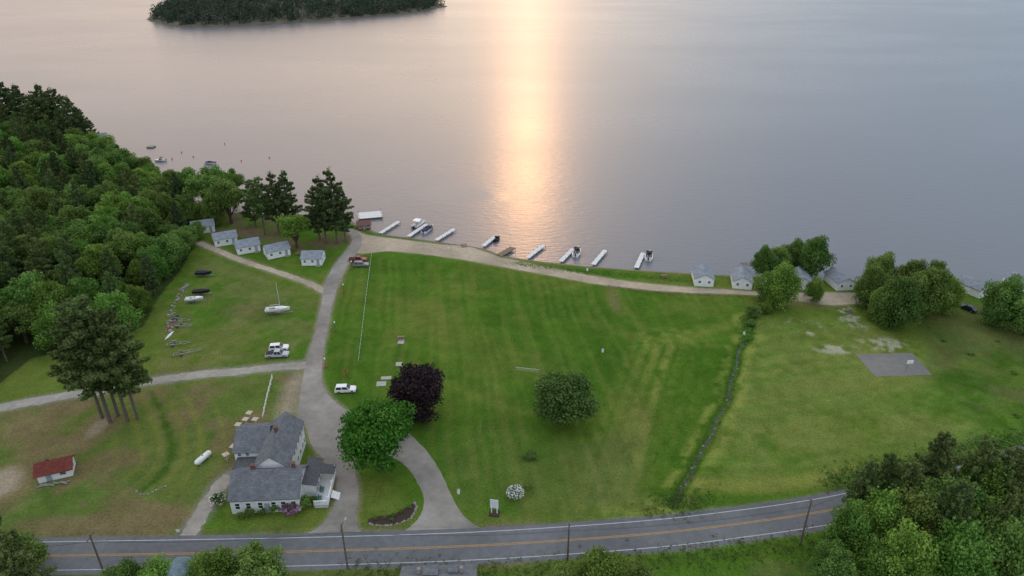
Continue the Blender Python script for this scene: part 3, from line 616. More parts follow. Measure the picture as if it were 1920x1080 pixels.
# farmhouse
hx,hy=-44.2,98.0
fh=thing('farmhouse','rambling white clapboard farmhouse with grey shingle roofs and porch','house',hx,hy,0,rad(3.5))
def block(L,W,h,rh,cx,cy,rot=0,rm=ROOF,ov=.3):
    part(fh,'wall',gable_wall(L,W,h,rh),(cx,cy,0),rot); return part(fh,'roof',gable_roof(L,W,h,rh,rm,ov),(cx,cy,0),rot)
rA=block(12.0,8.4,3.2,2.9,0,-1.6)                     # front wing
rB=block(13.0,6.0,5.5,2.3,.2,6.4,math.pi/2)           # cross block
rC=block(5.9,8.6,4.3,2.4,-5.4,10.1)                   # rear wing
CH=MB().box(0,0,0,.6,.6,1.5).box(0,0,.8,.72,.72,.12).mesh('chimney',BRICK)
part(rA,'chimney',CH,(-2.6,.3,6.4)); part(rA,'chimney',CH,(4.6,.4,6.4)); part(rB,'chimney',CH,(1.0,.5,7.9))
part(fh,'wall',MB().box(-4.6,4.0,1.5,6.2,3.4,3.0).mesh('wall',WHITE)); part(fh,'roof',MB().box(-4.6,4.0,3.06,6.6,3.8,.12).mesh('roof',ROOFD),label='low flat dark roof')
part(fh,'wall',MB().box(7.1,1.0,1.4,2.3,6.6,2.8).mesh('wall',WHITE))
part(fh,'roof',MB().slab((5.9,-2.8,3.6),(8.6,-2.8,2.85),(8.6,4.6,2.85),(5.9,4.6,3.6),.14).mesh('roof',ROOFD),label='dark lean-to roof')
for xx in(-4.8,-2.9,-.8,1.5,3.2,5.0): window(fh,xx,-5.82,1.75,0,.85,1.35)
door(fh,.35,-5.83,.1,0)
for yy in(-3.6,-1.6,.6): window(fh,-6.02,yy,1.6,-math.pi/2)
window(fh,-6.02,-1.6,4.2,-math.pi/2,.8,1.0); window(fh,6.02,-1.6,4.5,math.pi/2,.8,1.0)
for yy in(6.5,8.5,10.5,12.0):
    for zz in(1.6,4.3): window(fh,3.22,yy,zz,math.pi/2)
window(fh,3.22,4.9,4.3,math.pi/2)
for xx in(-7.4,-5.9): window(fh,xx,5.78,3.7,0,.7,.7)
for yy in(7,9.5,12): window(fh,-8.37,yy,1.8,-math.pi/2)
for yy in(-.6,1.2,3.0): window(fh,8.27,yy,1.5,math.pi/2)
# porch
pz=.75
po=part(fh,'porch',MB().box(9.6,-1.2,pz,2.6,8.4,.16).box(9.6,-1.2,.35,2.4,8.2,.66).mesh('porch',mat('porch_floor',(.5,.51,.52),.6)))
mb=MB()
for yy in np.linspace(-5.3,2.9,32): mb.box(10.85,yy,pz+.5,.07,.07,.85)
mb.box(10.85,-1.2,pz+.97,.14,8.4,.1); mb.box(10.85,-1.2,pz+.16,.1,8.4,.08)
for xx in np.linspace(8.4,10.8,9): mb.box(xx,-5.36,pz+.5,.07,.07,.85)
mb.box(9.6,-5.36,pz+.97,2.5,.14,.1)
part(po,'railing',mb.mesh('railing',TRIM))
for yy in(-5.3,-1.2,2.9): part(po,'post',M('ppst',lambda:MB().box(0,0,1.7,.16,.16,1.9).mesh('post',TRIM)),(10.85,yy,0))
part(po,'roof',MB().slab((8.55,.6,2.85),(11.1,.6,2.45),(11.1,3.2,2.45),(8.55,3.2,2.85),.12).mesh('roof',ROOFD))
mb=MB()
for i in range(5): mb.box(11.15+.28*i,-2.6,.68-.15*i,.3,1.8,.14)
part(po,'stairs',mb.mesh('stairs',TRIM))
for yy in(-4.1,-1.8): part(po,'bench',M('ppb',lambda:MB().box(0,0,.45,.6,1.3,.1).box(-.3,0,.75,.08,1.3,.55).mesh('bench',mat('green_paint',(.05,.14,.13),.6))),(9.2,yy,pz))
part(fh,'porch',MB().box(-7.1,2.8,.6,2.2,2.6,.16).box(-7.1,2.8,.3,2.0,2.4,.5).mesh('porch',TRIM))
mb=MB()
for yy in np.linspace(1.6,4,9): mb.box(-8.15,yy,1.1,.05,.05,.85)
mb.box(-8.15,2.8,1.55,.1,2.6,.07); part(fh,'railing',mb.mesh('railing',TRIM))
# near buildings by the bottom edge
x,y=g(822,1085,3); o=thing('building','low building with stepped grey roof by the road','building',x,y-.2,0,rad(2))
part(o,'wall',gable_wall(11,5.5,2.6,1.1)); rr_=part(o,'roof',gable_roof(11,5.5,2.6,1.1,ROOF)); part(o,'roof',MB().box(-1.2,1.0,3.9,2.4,2.0,.3).mesh('roof',ROOF)); part(o,'roof',MB().box(2.3,1.2,3.9,1.6,1.4,.5).mesh('roof',ROOF))
for xx in(-3,3.6): part(rr_,'chimney',MB().box(xx,.8,4.1,.5,.5,1.2).mesh('chimney',GREYWOOD))
x,y=g(345,1085,3); o=thing('gazebo','hipped pale grey-blue roof rising among trees','gazebo',x,y,0,rad(10))
n=8; vs=[(3.1*math.cos(i*math.tau/n),3.1*math.sin(i*math.tau/n),4.4) for i in range(n)]+[(0,0,7.8)]
part(o,'roof',MB().add(vs,[(i,(i+1)%n,n) for i in range(n)]+[tuple(range(n-1,-1,-1))]).mesh('roof',shingle('blue_grey_shingle',(.2,.26,.29)))); part(o,'wall',MB().cyl((0,0,0),(0,0,4.4),2.7,2.7,8).mesh('wall',WHITE))
# ---------------------------------------------------------------- docks and boats
def dock(a,b,label,w=1.5,m=DECK):
    ax,ay=g(*a,-.1); bx,by=g(*b,-.1); L=math.hypot(bx-ax,by-ay); o=thing('dock',label,'dock',ax,ay,0,math.atan2(by-ay,bx-ax),'white docks along the beach')
    mb=MB(); n=int(L/.32)
    for i in range(n): mb.box((i+.5)*L/n,0,.12,L/n-.03,w,.06)
    for s in(-1,1): mb.box(L/2,s*(w/2-.1),.0,L,.08,.17)
    part(o,'deck',mb.mesh('deck',m))
    for i in range(4):
        for s in(-1,1): part(o,'post',M('dpost',lambda:MB().cyl((0,0,-2),(0,0,.75),.06,n=6).mesh('post',STEEL)),(L*(.22+.25*i),s*(w/2+.05),0))
    return o
DK=[((713,438),(748,416)),((766,444),(800,421)),((818,451),(852,430)),((906,462),(931,442)),((989,484),(1020,460)),((1051,491),(1075,467)),((1112,497),(1135,470)),((1193,503),(1206,475))]
for a,b_ in DK: dock(a,b_,'long white dock reaching out from the beach')
dock((936,480),(962,465),'short brown wooden dock at the beach',2.2,WOOD)
x,y=g(694,404,-.1); o=thing('dock','broad white platform dock behind the boathouse','dock',x,y,0,rad(14),'white docks along the beach')
mb=MB()
for i in range(22): mb.box(-4.2+i*.4,0,.15,.37,6.4,.06)
for s in(-2.9,0,2.9): mb.box(0,s,.02,8.6,.15,.18)
part(o,'deck',mb.mesh('deck',DECK))
for xx in(-4.1,4.1):
    for yy in(-3.2,0,3.2): part(o,'post',MB().cyl((xx,yy,-2),(xx,yy,1.1),.09,n=6).mesh('post',WOOD))
def hull(L,W,D,m,deckfrac=.4,open_=True):
    n=12; mb=MB(); rows=[]
    for i in range(n+1):
        s=i/n; x=-L/2+L*s; w=W/2*(1-max(0,(s-.35)/.65)**2.2)*(.9+.1*min(1,s*4)); w=max(w,.02); k=-D*.55+D*.5*max(0,(s-.55)/.45)**2; sh=D*.45+D*.18*s*s
        rows.append([(x,-w,sh),(x,-w*.82,sh-D*.55+ .3*D*s*s),(x,0,k),(x,w*.82,sh-D*.55+.3*D*s*s),(x,w,sh)])
    vs=[p for r in rows for p in r]; fs=[]
    for i in range(n):
        for j in range(4): a=i*5+j; fs.append((a,a+5,a+6,a+1))
    fs.append((0,1,2,3,4)); mb.add(vs,fs)
    cut=int(n*(1-deckfrac))
    for i in range(n):
        a,b=rows[i],rows[i+1]; 
        if i>=cut or not open_: mb.add([a[0],b[0],b[4],a[4]],[(0,1,2,3)])
        else:
            f=.82; g_=[(a[0][0],a[0][1]*f,a[0][2]),(b[0][0],b[0][1]*f,b[0][2]),(b[4][0],b[4][1]*f,b[4][2]),(a[4][0],a[4][1]*f,a[4][2])]
            mb.add([a[0],b[0],g_[1],g_[0]],[(0,1,2,3)]); mb.add([g_[3],g_[2],b[4],a[4]],[(0,1,2,3)])
            fl=[(p[0],p[1]*.9,-.05) for p in g_]; mb.add(g_+fl,[(0,1,5,4),(2,3,7,6),(4,5,6,7)])
    return mb.mesh('hull',m,smooth=False)
GEL=mat('gelcoat_white',(.75,.76,.78),.25,.05,spec=.5); NAVY=mat('navy_cover',(.015,.02,.045),.6); BLK=mat('black_cover',(.02,.02,.022),.7); TAN=mat('tan_vinyl',(.35,.3,.24),.6)
def motorboat(x,y,rz,label,hm=None,cover=False,z=WZ+.25,L=6.0,group='moored motor boats'):
    hm=hm or GEL; o=thing('motorboat',label,'boat',x,y,z,rz,group,L/6.0)
    part(o,'hull',M(('hull',hm.name),lambda:hull(6,2.3,1.3,hm)))
    part(o,'windshield',M('wsh',lambda:MB().slab((.55,-.85,.65),(.55,.85,.65),(.15,.75,1.15),(.15,-.75,1.15),.03).slab((-.7,-.93,.62),(.55,-.85,.65),(.15,-.75,1.1),(-.6,-.85,.95),.03).slab((.55,.85,.65),(-.7,.93,.62),(-.6,.85,.95),(.15,.75,1.1),.03).mesh('windshield',GLASS)))
    for s in(-.45,.45): part(o,'seat',M('bseat',lambda:MB().box(0,0,.15,.5,.5,.35).box(-.25,0,.45,.12,.5,.5).mesh('seat',TAN,.04)),(-.3,s,0))
    part(o,'outboard_motor',M('obm',lambda:MB().box(-3.25,0,.75,.45,.4,.55).box(-3.2,0,.1,.2,.14,1.0).mesh('outboard_motor',DARKM,.04)))
    if cover: part(o,'cover',M('mcv',lambda:MB().add([(-3,-1.05,.62),(1.0,-1.1,.72),(2.7,0,.8),(1.0,1.1,.72),(-3,1.05,.62),(-2.2,0,1.0),(.3,0,1.35),(1.6,0,.95)],[(0,1,6,5),(1,2,7),(1,7,6),(2,3,7),(3,6,7),(3,4,5,6),(4,0,5)]).mesh('cover',NAVY)))
    else: part(o,'canopy',M('bim',lambda:MB().slab((-1.6,-.9,1.85),(-.1,-.9,1.9),(-.1,.9,1.9),(-1.6,.9,1.85),.05).cyl((-1.4,-.9,.6),(-1.2,-.88,1.85),.02,n=4).cyl((-1.4,.9,.6),(-1.2,.88,1.85),.02,n=4).mesh('canopy',BLK)))
    return o
def da(a,b_): 
    p=g(*a);q_=g(*b_); return math.atan2(q_[1]-p[1],q_[0]-p[0])
x,y=g(803,429,0); motorboat(x,y,da(*DK[1]),'motor boat under navy cover moored beside a dock',cover=True,L=6.6)
x,y=g(932,447,0); motorboat(x,y,da(*DK[3]),'small dark open boat tied at a dock',BLK,L=4.2)
x,y=g(1082,472,0); motorboat(x,y,da(*DK[5])+.2,'white motor boat with dark canopy tied at a dock',L=6.6)
x,y=g(1217,479,0); motorboat(x,y,da(*DK[7])+.1,'white motor boat with dark canopy moored by the last dock',L=6.6)
x,y=g(300,300,0); motorboat(x,y,rad(185),'small motor boat moored on open water',L=5)
x,y=g(393,305,0); motorboat(x,y,rad(175),'covered motor boat moored on open water',cover=True,L=5.4)
x,y=g(785,421,0); o=thing('pontoon_boat','white pontoon boat moored against a dock','boat',x,y,WZ+.3,da(*DK[1]))
for s in(-1,1): part(o,'pontoon',M('pont',lambda:MB().cyl((-3.2,0,0),(2.6,0,0),.32,.32,10).cyl((2.6,0,0),(3.4,0,.15),.32,.05,10).mesh('pontoon',STEEL)),(0,s*.9,0))
part(o,'deck',MB().box(0,0,.4,6.4,2.5,.1).mesh('deck',TAN)); mb=MB()
for s in(-1,1): mb.box(0,s*1.2,.8,6.2,.05,.6)
mb.box(3.1,0,.8,.05,2.35,.6); part(o,'railing',mb.mesh('railing',GEL))
for xx,yy,l in((1.8,.8,1.8),(1.8,-.8,1.8),(-2,.8,1.6)): part(o,'seat',MB().box(xx,yy,.65,l,.6,.4).mesh('seat',TRIM,.04))
part(o,'canopy',MB().box(-.9,0,2.4,2.6,2.3,.06).cyl((-.9,-1.1,.9),(-.9,-1.1,2.4),.03,n=5).cyl((-.9,1.1,.9),(-.9,1.1,2.4),.03,n=5).mesh('canopy',GEL))
part(o,'outboard_motor',MB().box(-3.4,0,.7,.4,.4,.6).box(-3.35,0,.1,.18,.14,1).mesh('outboard_motor',DARKM,.04))
x,y=g(283,274); o=thing('swim_raft','small dark swim raft floating on the lake','raft',x,y,WZ); part(o,'deck',MB().box(0,0,.45,3.4,3.4,.12).mesh('deck',GREYWOOD))
for s in(-1.2,1.2): part(o,'float',M('flt',lambda:MB().cyl((-1.6,0,.15),(1.6,0,.15),.26,n=8).mesh('float',DARKM)),(0,s,0))
OR=mat('buoy_orange',(.55,.10,.03),.5)
for u,v in((362,292),(421,268),(505,294),(340,284),(452,300),(322,296)):
    x,y=g(u,v); mb=MB().cyl((0,0,-.2),(0,0,.3),.28,.28,10).cyl((0,0,.3),(0,0,.75),.28,.06,10); meta(obj('buoy',M('buoy',lambda:mb.mesh('buoy',OR)),(x,y,WZ)),'orange mooring buoy floating on the lake','buoy','mooring buoys')
x,y=g(192,260); cabin(x,y,rad(20),'small grey boathouse on the wooded shore',4,3.4,1.8,1.0)
# ---------------------------------------------------------------- vehicles
def face(mb,a,b,c,d,ins=.1,push=.015):
    a,b,c,d=map(Vector,(a,b,c,d)); ct=(a+b+c+d)/4; n=(b-a).cross(d-a).normalized()*push; P_=[p+(ct-p)*ins+n for p in(a,b,c,d)]
    mb.add(P_+[p-n*.9 for p in P_],[(0,1,2,3),(0,4,5,1),(1,5,6,2),(2,6,7,3),(3,7,4,0)])
def car_meshes(kind,paint):
    if kind=='suv': Lp=[(-2.3,.35),(-2.38,.75),(-2.3,1.05),(.95,1.06),(2.0,.95),(2.34,.75),(2.32,.35)]; gb=(-2.25,1.05); gt=(-2.0,.3); ht=1.7
    elif kind=='sedan': Lp=[(-2.3,.32),(-2.36,.7),(-2.2,.95),(.9,.96),(1.95,.86),(2.3,.65),(2.28,.32)]; gb=(-1.75,.95); gt=(-1.05,.2); ht=1.42
    else: Lp=[(-2.75,.45),(-2.8,.9),(-2.75,1.12),(1.35,1.14),(2.5,1.05),(2.75,.85),(2.72,.45)]; gb=(-.75,1.4); gt=(-.55,.75); ht=1.85
    W=.93; zb=Lp[2][1]
    mb=MB(); n=len(Lp); vs=[(x,-W,z) for x,z in Lp]+[(x,W,z) for x,z in Lp]
    mb.add(vs,[tuple(range(n)),tuple(range(2*n-1,n-1,-1))]+[((i+1)%n,i,n+i,n+(i+1)%n) for i in range(n)])
    body=mb.mesh('body',paint,.07)
    mb=MB(); a,b=gb; c,d=gt; w1,w2=.86,.70
    B=[(a,-w1,zb-.02),(b,-w1,zb-.02),(b,w1,zb-.02),(a,w1,zb-.02)]; T=[(c,-w2,ht),(d,-w2,ht),(d,w2,ht),(c,w2,ht)]
    mb.add(B+T,[(3,2,1,0),(4,5,6,7),(0,1,5,4),(1,2,6,5),(2,3,7,6),(3,0,4,7)]); cab=mb.mesh('cabin',paint,.05)
    ws=MB(); face(ws,B[1],B[2],T[2],T[1],.12); rw=MB(); face(rw,B[3],B[0],T[0],T[3],.14)
    sw=[]
    for q_ in((B[0],B[1],T[1],T[0]),(B[2],B[3],T[3],T[2])):
        A,Bb,Cc,Dd=map(Vector,q_)
        for l,h_ in((.03,.49),(.51,.97)):
            m_=MB(); face(m_,A.lerp(Bb,l),A.lerp(Bb,h_),Dd.lerp(Cc,h_),Dd.lerp(Cc,l),.11); sw.append(m_.mesh('side_window',GLASS))
    hl=MB().box(0,0,0,.12,.36,.16).mesh('headlight',mat('lamp_lens',(.6,.62,.65),.15),.02); tl=MB().box(0,0,0,.1,.2,.3).mesh('tail_light',mat('tail_lens',(.35,.02,.02),.3),.02)
    r=.36 if kind!='pickup' else .4
    wh=MB().cyl((0,-.12,0),(0,.12,0),r,r,18).mesh('wheel',TYRE,.03); rim=MB().cyl((0,-.135,0),(0,.135,0),r*.6,r*.6,12).mesh('rim',RIM)
    bed=MB().box(-1.78,0,1.135,1.75,1.6,.03).mesh('bed',BLK)
    return dict(body=body,cab=cab,ws=ws.mesh('windshield',GLASS),rw=rw.mesh('rear_window',GLASS),sw=sw,hl=hl,tl=tl,wh=wh,rim=rim,r=r,bed=bed,x0=Lp[0][0],x1=Lp[-1][0],zb=zb)
def car(kind,paint,x,y,rz,label,name='parked_car',cat_='car'):
    k=M((kind,paint.name),lambda:car_meshes(kind,paint)); o=thing(name,label,cat_,x,y,.01,rz,'parked vehicles')
    part(o,'body',k['body']); part(o,'cabin',k['cab']); part(o,'windshield',k['ws']); part(o,'rear_window',k['rw'])
    for s in k['sw']: part(o,'side_window',s)
    for s in(-.65,.65): part(o,'headlight',k['hl'],(k['x1']-.03,s,k['zb']-.28)); part(o,'tail_light',k['tl'],(k['x0']+.0,s*1.2,k['zb']-.2))
    for xx in(k['x0']*.62,k['x1']*.64):
        for s in(-.84,.84):
            w=part(o,'wheel',k['wh'],(xx,s,k['r'])); part(w,'rim',k['rim'])
    if kind=='pickup': part(o,'bed',k['bed'])
    return o
def paint(n,c,metal=.0): return mat('paint_'+n,c,.28,.04,1,spec=.6,metal=metal)
def at(u,v): return g(u,v,.6)
x,y=at(648,730); car('suv',paint('white',(.75,.76,.78)),x,y,rad(4),'white SUV parked on the grass verge near a maple')
x,y=at(523,652); car('suv',paint('white',(.75,.76,.78)),x,y,rad(8),'white SUV parked on the paddock grass')
x,y=at(520,665); car('pickup',paint('silver',(.42,.44,.47)),x,y,rad(4),'silver pickup truck parked on the paddock grass','pickup_truck','truck')
x,y=at(671,487); car('pickup',paint('red',(.25,.02,.02)),x,y,rad(0),'red pickup truck parked at the top of the lawn','pickup_truck','truck')
x,y=at(677,496); car('suv',paint('grey',(.2,.21,.23)),x,y,rad(2),'grey SUV parked at the top of the lawn')
x,y=at(1815,577); car('sedan',paint('black',(.015,.016,.02)),x,y,rad(120),'black car parked beside shoreline trees')
# trailers
def trailer(par,L=5.5):
    k=M(('trl',L),lambda:MB().box(0,-.55,.5,L*.75,.09,.12).box(0,.55,.5,L*.75,.09,.12).slab((L*.37,-.6,.45),(L*.37,-.5,.45),(L*.66,.05,.45),(L*.66,-.05,.45),.1).slab((L*.37,.5,.45),(L*.37,.6,.45),(L*.66,.05,.45),(L*.66,-.05,.45),.1).box(-.6,0,.38,.1,1.9,.1).box(-L*.35,0,.5,.09,1.2,.1).box(L*.2,0,.5,.09,1.2,.1).box(L*.62,0,.7,.08,.08,.6).mesh('frame',STEEL))
    part(par,'frame',k)
    for s in(-.95,.95):
        w=part(par,'wheel',M('tw',lambda:MB().cyl((0,-.1,0),(0,.1,0),.33,.33,14).mesh('wheel',TYRE)),(-.6,s,.33)); part(w,'rim',M('tr',lambda:MB().cyl((0,-.11,0),(0,.11,0),.18,.18,10).mesh('rim',RIM)))
        part(par,'mudguard',M('mg',lambda:MB().box(0,0,.74,.8,.24,.04).box(.4,0,.62,.04,.24,.24).box(-.4,0,.62,.04,.24,.24).mesh('mudguard',STEEL)),(-.6,s,0))
for u,v,a,L in((345,664,24,6.4),(330,647,12,5.6),(333,603,5,5.4),(340,612,-8,5)):
    x,y=g(u,v); o=thing('boat_trailer','empty galvanised boat trailer parked on the grass','trailer',x,y,0,rad(a),'empty boat trailers'); trailer(o,L)
for u,v,a,cv,lb in((383,518,4,NAVY,'boat under dark navy cover parked on the grass'),(379,553,8,BLK,'boat under black cover parked on its trailer'),(366,567,10,None,'small open white boat resting on its trailer')):
    x,y=g(u,v); o=thing('trailered_boat',lb,'boat',x,y,0,rad(a),'boats stored on the grass',.85); trailer(o,5.5)
    hmm=GEL if cv is None else cv
    part(o,'hull',M(('hull2',hmm.name),lambda:hull(5.6,2.1,1.2,hmm,.35)),(0,0,1.25))
    if cv: part(o,'cover',M(('cov',cv.name),lambda:MB().add([(-2.8,-1,1.8),(.9,-1,1.9),(2.6,0,2.0),(.9,1,1.9),(-2.8,1,1.8),(-2.4,0,2.15),(.2,0,2.4),(1.5,0,2.15)],[(0,1,6,5),(1,2,7),(1,7,6),(2,3,7),(3,6,7),(3,4,5,6),(4,0,5)]).mesh('cover',cv)))
    else:
        for xx in(-1.2,.2): part(o,'seat',MB().box(xx,0,1.6,.35,1.5,.08).mesh('seat',GREYWOOD))
x,y=g(522,588); o=thing('sailboat','white sailboat with bare mast standing on a trailer','sailboat',x,y,0,rad(8),None,.9); trailer(o,6.8)
part(o,'hull',hull(7.2,2.2,1.3,GEL,.4),(0,0,1.35)); part(o,'cabin',MB().box(.6,0,2.1,2.4,1.2,.4).mesh('cabin',GEL,.08)); part(o,'mast',MB().cyl((.8,0,2.2),(.8,0,10.4),.07,.05,8).cyl((.8,-.6,7.5),(.8,.6,7.5),.025,n=5).mesh('mast',mat('alu',(.6,.6,.62),.4)))
part(o,'boom',MB().cyl((.8,0,3.1),(-2.2,0,3.0),.06,n=6).mesh('boom',mat('alu',(.6,.6,.62),.4)))
mb=MB()
for e in((3.5,0,2.1),(-3.4,0,2.0),(.4,1.05,1.9),(.4,-1.05,1.9)): mb.cyl((.8,0,10.2),e,.012,n=4)
part(o,'rigging',mb.mesh('rigging',STEEL)); part(o,'keel',MB().box(0,0,.75,1.4,.1,.6).mesh('keel',GEL)); part(o,'cushion',MB().box(-1.7,0,1.6,1.6,1.2,.1).mesh('cushion',mat('brown_boards',(.25,.16,.08),.7)))
# ---------------------------------------------------------------- fences, nets, poles
def fence(pl,label,m,h=.7,sp=2.4,rails=2,name='fence',pw=.14):
    P_=G(pl); o=thing(name,label,'fence',P_[0][0],P_[0][1]); ox,oy=P_[0]; pm=MB().box(0,0,h/2,pw,pw,h).box(0,0,h+.02,pw+.03,pw+.03,.05).mesh('post',m); rl=MB()
    for (ax,ay),(bx,by) in zip(P_[:-1],P_[1:]):
        L=math.hypot(bx-ax,by-ay); n=max(1,int(L/sp))
        for i in range(n): part(o,'post',pm,(ax-ox+(bx-ax)*i/n,ay-oy+(by-ay)*i/n,0),math.atan2(by-ay,bx-ax))
        rl.slab((ax-ox,ay-oy,h*.8),(bx-ox,by-oy,h*.8),(bx-ox,by-oy,h*.93),(ax-ox,ay-oy,h*.93),.04)
        if rails>1: rl.slab((ax-ox,ay-oy,h*.35),(bx-ox,by-oy,h*.35),(bx-ox,by-oy,h*.5),(ax-ox,ay-oy,h*.5),.05)
    part(o,'rail',rl.mesh('rail',m))
fence([(697,476),(686,560),(672,680)],'long low white fence crossing the lawn',mat('faded_white_paint',(.55,.57,.55),.6,.25,3),.4,2.0,1,pw=.11)
fence([(511,710),(502,745),(493,786)],'white board fence beside the farmhouse lawn',TRIM,1.1,2.0)
fence([(1140,537),(1200,547),(1290,553),(1405,557)],'low weathered wooden rail along the dirt track',WOOD,.6,2.6)
a=g(966,703);b_=g(1012,708); o=thing('volleyball_net','volleyball net strung between two posts on the lawn','net',a[0],a[1]); L=math.hypot(b_[0]-a[0],b_[1]-a[1]); an=math.atan2(b_[1]-a[1],b_[0]-a[0]); o.rotation_euler[2]=an
for xx in(0,L): part(o,'post',M('vp',lambda:MB().cyl((0,0,0),(0,0,2.3),.06,n=6).mesh('post',GREYWOOD)),(xx,0,0))
mb=MB().box(L/2,0,2.2,L-.2,.02,.06)
for i in range(int(L/.4)): mb.box(.2+i*.4,0,1.8,.01,.01,.75)
for z in(1.5,1.7,1.9,2.05): mb.box(L/2,0,z,L-.2,.01,.01)
part(o,'net',mb.mesh('net',TRIM))
struct('basketball_court',sheet('basketball_court',G([(1604,664),(1710,662),(1748,703),(1641,706)]),.02,mat('court_asphalt',(.175,.172,.165),.9,.12,.6,wear=.1,spec=.1)),'small grey asphalt basketball court on the grass','court')
x,y=g(1697,698); o=thing('basketball_hoop','basketball hoop with white backboard on the court','hoop',x,y,0,rad(5))
part(o,'pole',MB().cyl((0,0,0),(0,0,3.0),.07,n=8).cyl((0,0,2.9),(0,-.6,3.2),.05,n=6).mesh('pole',STEEL)); part(o,'backboard',MB().box(0,-.65,3.3,1.5,.05,1.0).mesh('backboard',TRIM)); 
mb=MB()
for i in range(14):
    t0,t1=i*math.tau/14,(i+1)*math.tau/14; mb.cyl((.23*math.cos(t0),-.93+.23*math.sin(t0),3.0),(.23*math.cos(t1),-.93+.23*math.sin(t1),3.0),.015,n=4)
part(o,'rim',mb.mesh('rim',OR))
PAD=mat('concrete_pad',(.36,.35,.33),.9,.15,1.2)
for u,v,a,w,d in((715,720,5,2.2,1.8),(724,709,5,2.4,1.2),(752,641,0,1.6,2.0),(748,683,0,1.5,1.6)):
    x,y=g(u,v); meta(obj('concrete_slab',MB().box(0,0,.04,w,d,.12).mesh('concrete_slab',PAD),(x,y,0),rad(a)),'flat grey concrete slab set in the lawn','slab','concrete slabs on the lawn')
def picnic(x,y,rz):
    o=thing('picnic_table','weathered wooden picnic table on the grass','picnic table',x,y,0,rz,'picnic tables')
    part(o,'table_top',M('pt',lambda:MB().box(0,0,.75,1.9,.8,.06).mesh('table_top',WOOD)))
    for s in(-.7,.7): part(o,'bench',M('pb',lambda:MB().box(0,0,.45,1.9,.28,.06).mesh('bench',WOOD)),(0,s,0))
    for s in(-.65,.65): part(o,'leg',M('pl',lambda:MB().cyl((0,-.75,0),(0,-.2,.74),.05,n=4).cyl((0,.75,0),(0,.2,.74),.05,n=4).box(0,0,.42,.08,1.6,.08).mesh('leg',WOOD)),(s,0,0))
for u,v,a in((752,636,.1),(1395,497,.4),(1245,520,.2),(870,462,.3),(1590,585,.5),(560,478,.4)): picnic(*g(u,v),a)
CANV=mat('tan_canvas',(.52,.45,.36),.8)
def umbrella(x,y):
    o=thing('patio_umbrella','tan patio umbrella over a small table','umbrella',x,y,0,rnd.random(),'tan patio umbrellas')
    part(o,'pole',M('up',lambda:MB().cyl((0,0,0),(0,0,2.2),.03,n=6).mesh('pole',TRIM)))
    n=4; vs=[(.85*math.cos(i*math.tau/n),.85*math.sin(i*math.tau/n),1.95) for i in range(n)]+[(0,0,2.3)]
    part(o,'canopy',M('uc',lambda:MB().add(vs,[(i,(i+1)%n,n) for i in range(n)]).mesh('canopy',CANV))); part(o,'table',M('ut',lambda:MB().cyl((0,0,.7),(0,0,.74),.45,n=14).mesh('table',WOOD)))
for u,v in((467,773),(478,785),(460,785),(446,795),(437,836),(423,851)): umbrella(*g(u,v,2.0))
x,y=g(381,860,.6); o=thing('propane_tank','white cylindrical propane tank lying on the lawn','tank',x,y,0,rad(68))
mb=MB()
pr=[(-2.0,.05),(-1.9,.35),(-1.65,.55),(-1.4,.6),(1.4,.6),(1.65,.55),(1.9,.35),(2.0,.05)]
for (x0,r0),(x1,r1) in zip(pr[:-1],pr[1:]): mb.cyl((x0,0,.85),(x1,0,.85),r0,r1,20)
part(o,'tank_body',mb.mesh('tank_body',GEL,smooth=True))
for s in(-1.1,1.1): part(o,'leg',M('tl_',lambda:MB().box(0,0,.2,.15,.9,.4).mesh('leg',PAD)),(s,0,0))
part(o,'valve_cover',MB().cyl((0,0,1.4),(0,0,1.6),.18,n=10).mesh('valve_cover',STEEL))
RED=mat('faded_red',(.3,.06,.04),.6)
for u,v in((645,549),(629,621),(611,690),(660,505)):
    x,y=g(u,v); o=thing('lamp_post','short dark lamp post with red base beside the lane','lamp post',x,y,0,0,'lamp posts along the lane')
    part(o,'base',M('lb',lambda:MB().cyl((0,0,0),(0,0,.5),.32,.25,8).mesh('base',RED))); part(o,'pole',M('lp',lambda:MB().cyl((0,0,.4),(0,0,2.4),.05,n=8).mesh('pole',DARKM)))
    part(o,'lantern',M('ll',lambda:MB().cyl((0,0,2.4),(0,0,2.75),.12,.2,6).cyl((0,0,2.75),(0,0,2.95),.22,.03,6).mesh('lantern',TRIM)))
x,y=g(649,706); o=thing('wooden_ornament','reddish brown wooden ornament on a post by the lane','ornament',x,y)
part(o,'post',MB().cyl((0,0,0),(0,0,1.3),.14,.1,8).mesh('post',RED)); part(o,'crossbar',MB().box(0,0,1.35,1.5,.12,.14).box(0,0,1.9,.3,.2,.9).box(-.65,0,1.0,.12,.12,.7).box(.65,0,1.0,.12,.12,.7).mesh('crossbar',mat('rust',(.3,.1,.04),.8),.02))
x,y=g(927,963); o=thing('sign','tall white sign board on a post in a mulch bed','sign',x,y,0,rad(80))
part(o,'post',MB().box(0,-.5,1.1,.14,.14,2.2).mesh('post',TRIM)); part(o,'post',MB().box(0,.5,1.1,.14,.14,2.2).mesh('post',TRIM)); part(o,'board',MB().box(0,0,2.3,.12,1.5,1.9).mesh('board',mat('sign_board',(.6,.64,.68),.5),.02)); part(o,'planter',MB().box(0,0,.1,1.5,1.8,.2).mesh('planter',mat('mulch',(.05,.035,.025),.95,.3,6)))
STONE=mat('field_stone',(.25,.235,.21),.9,.3,3); MUL=mat('mulch',(.05,.035,.025),.95)
bed=cat(G([(690,975),(705,968),(735,965),(760,952),(775,944),(780,952),(770,970),(745,982),(712,985),(694,982)]),4,True)
struct('flower_bed',sheet('flower_bed',bed,.012,MUL),'curved mulch flower bed in the grass island','flower bed')
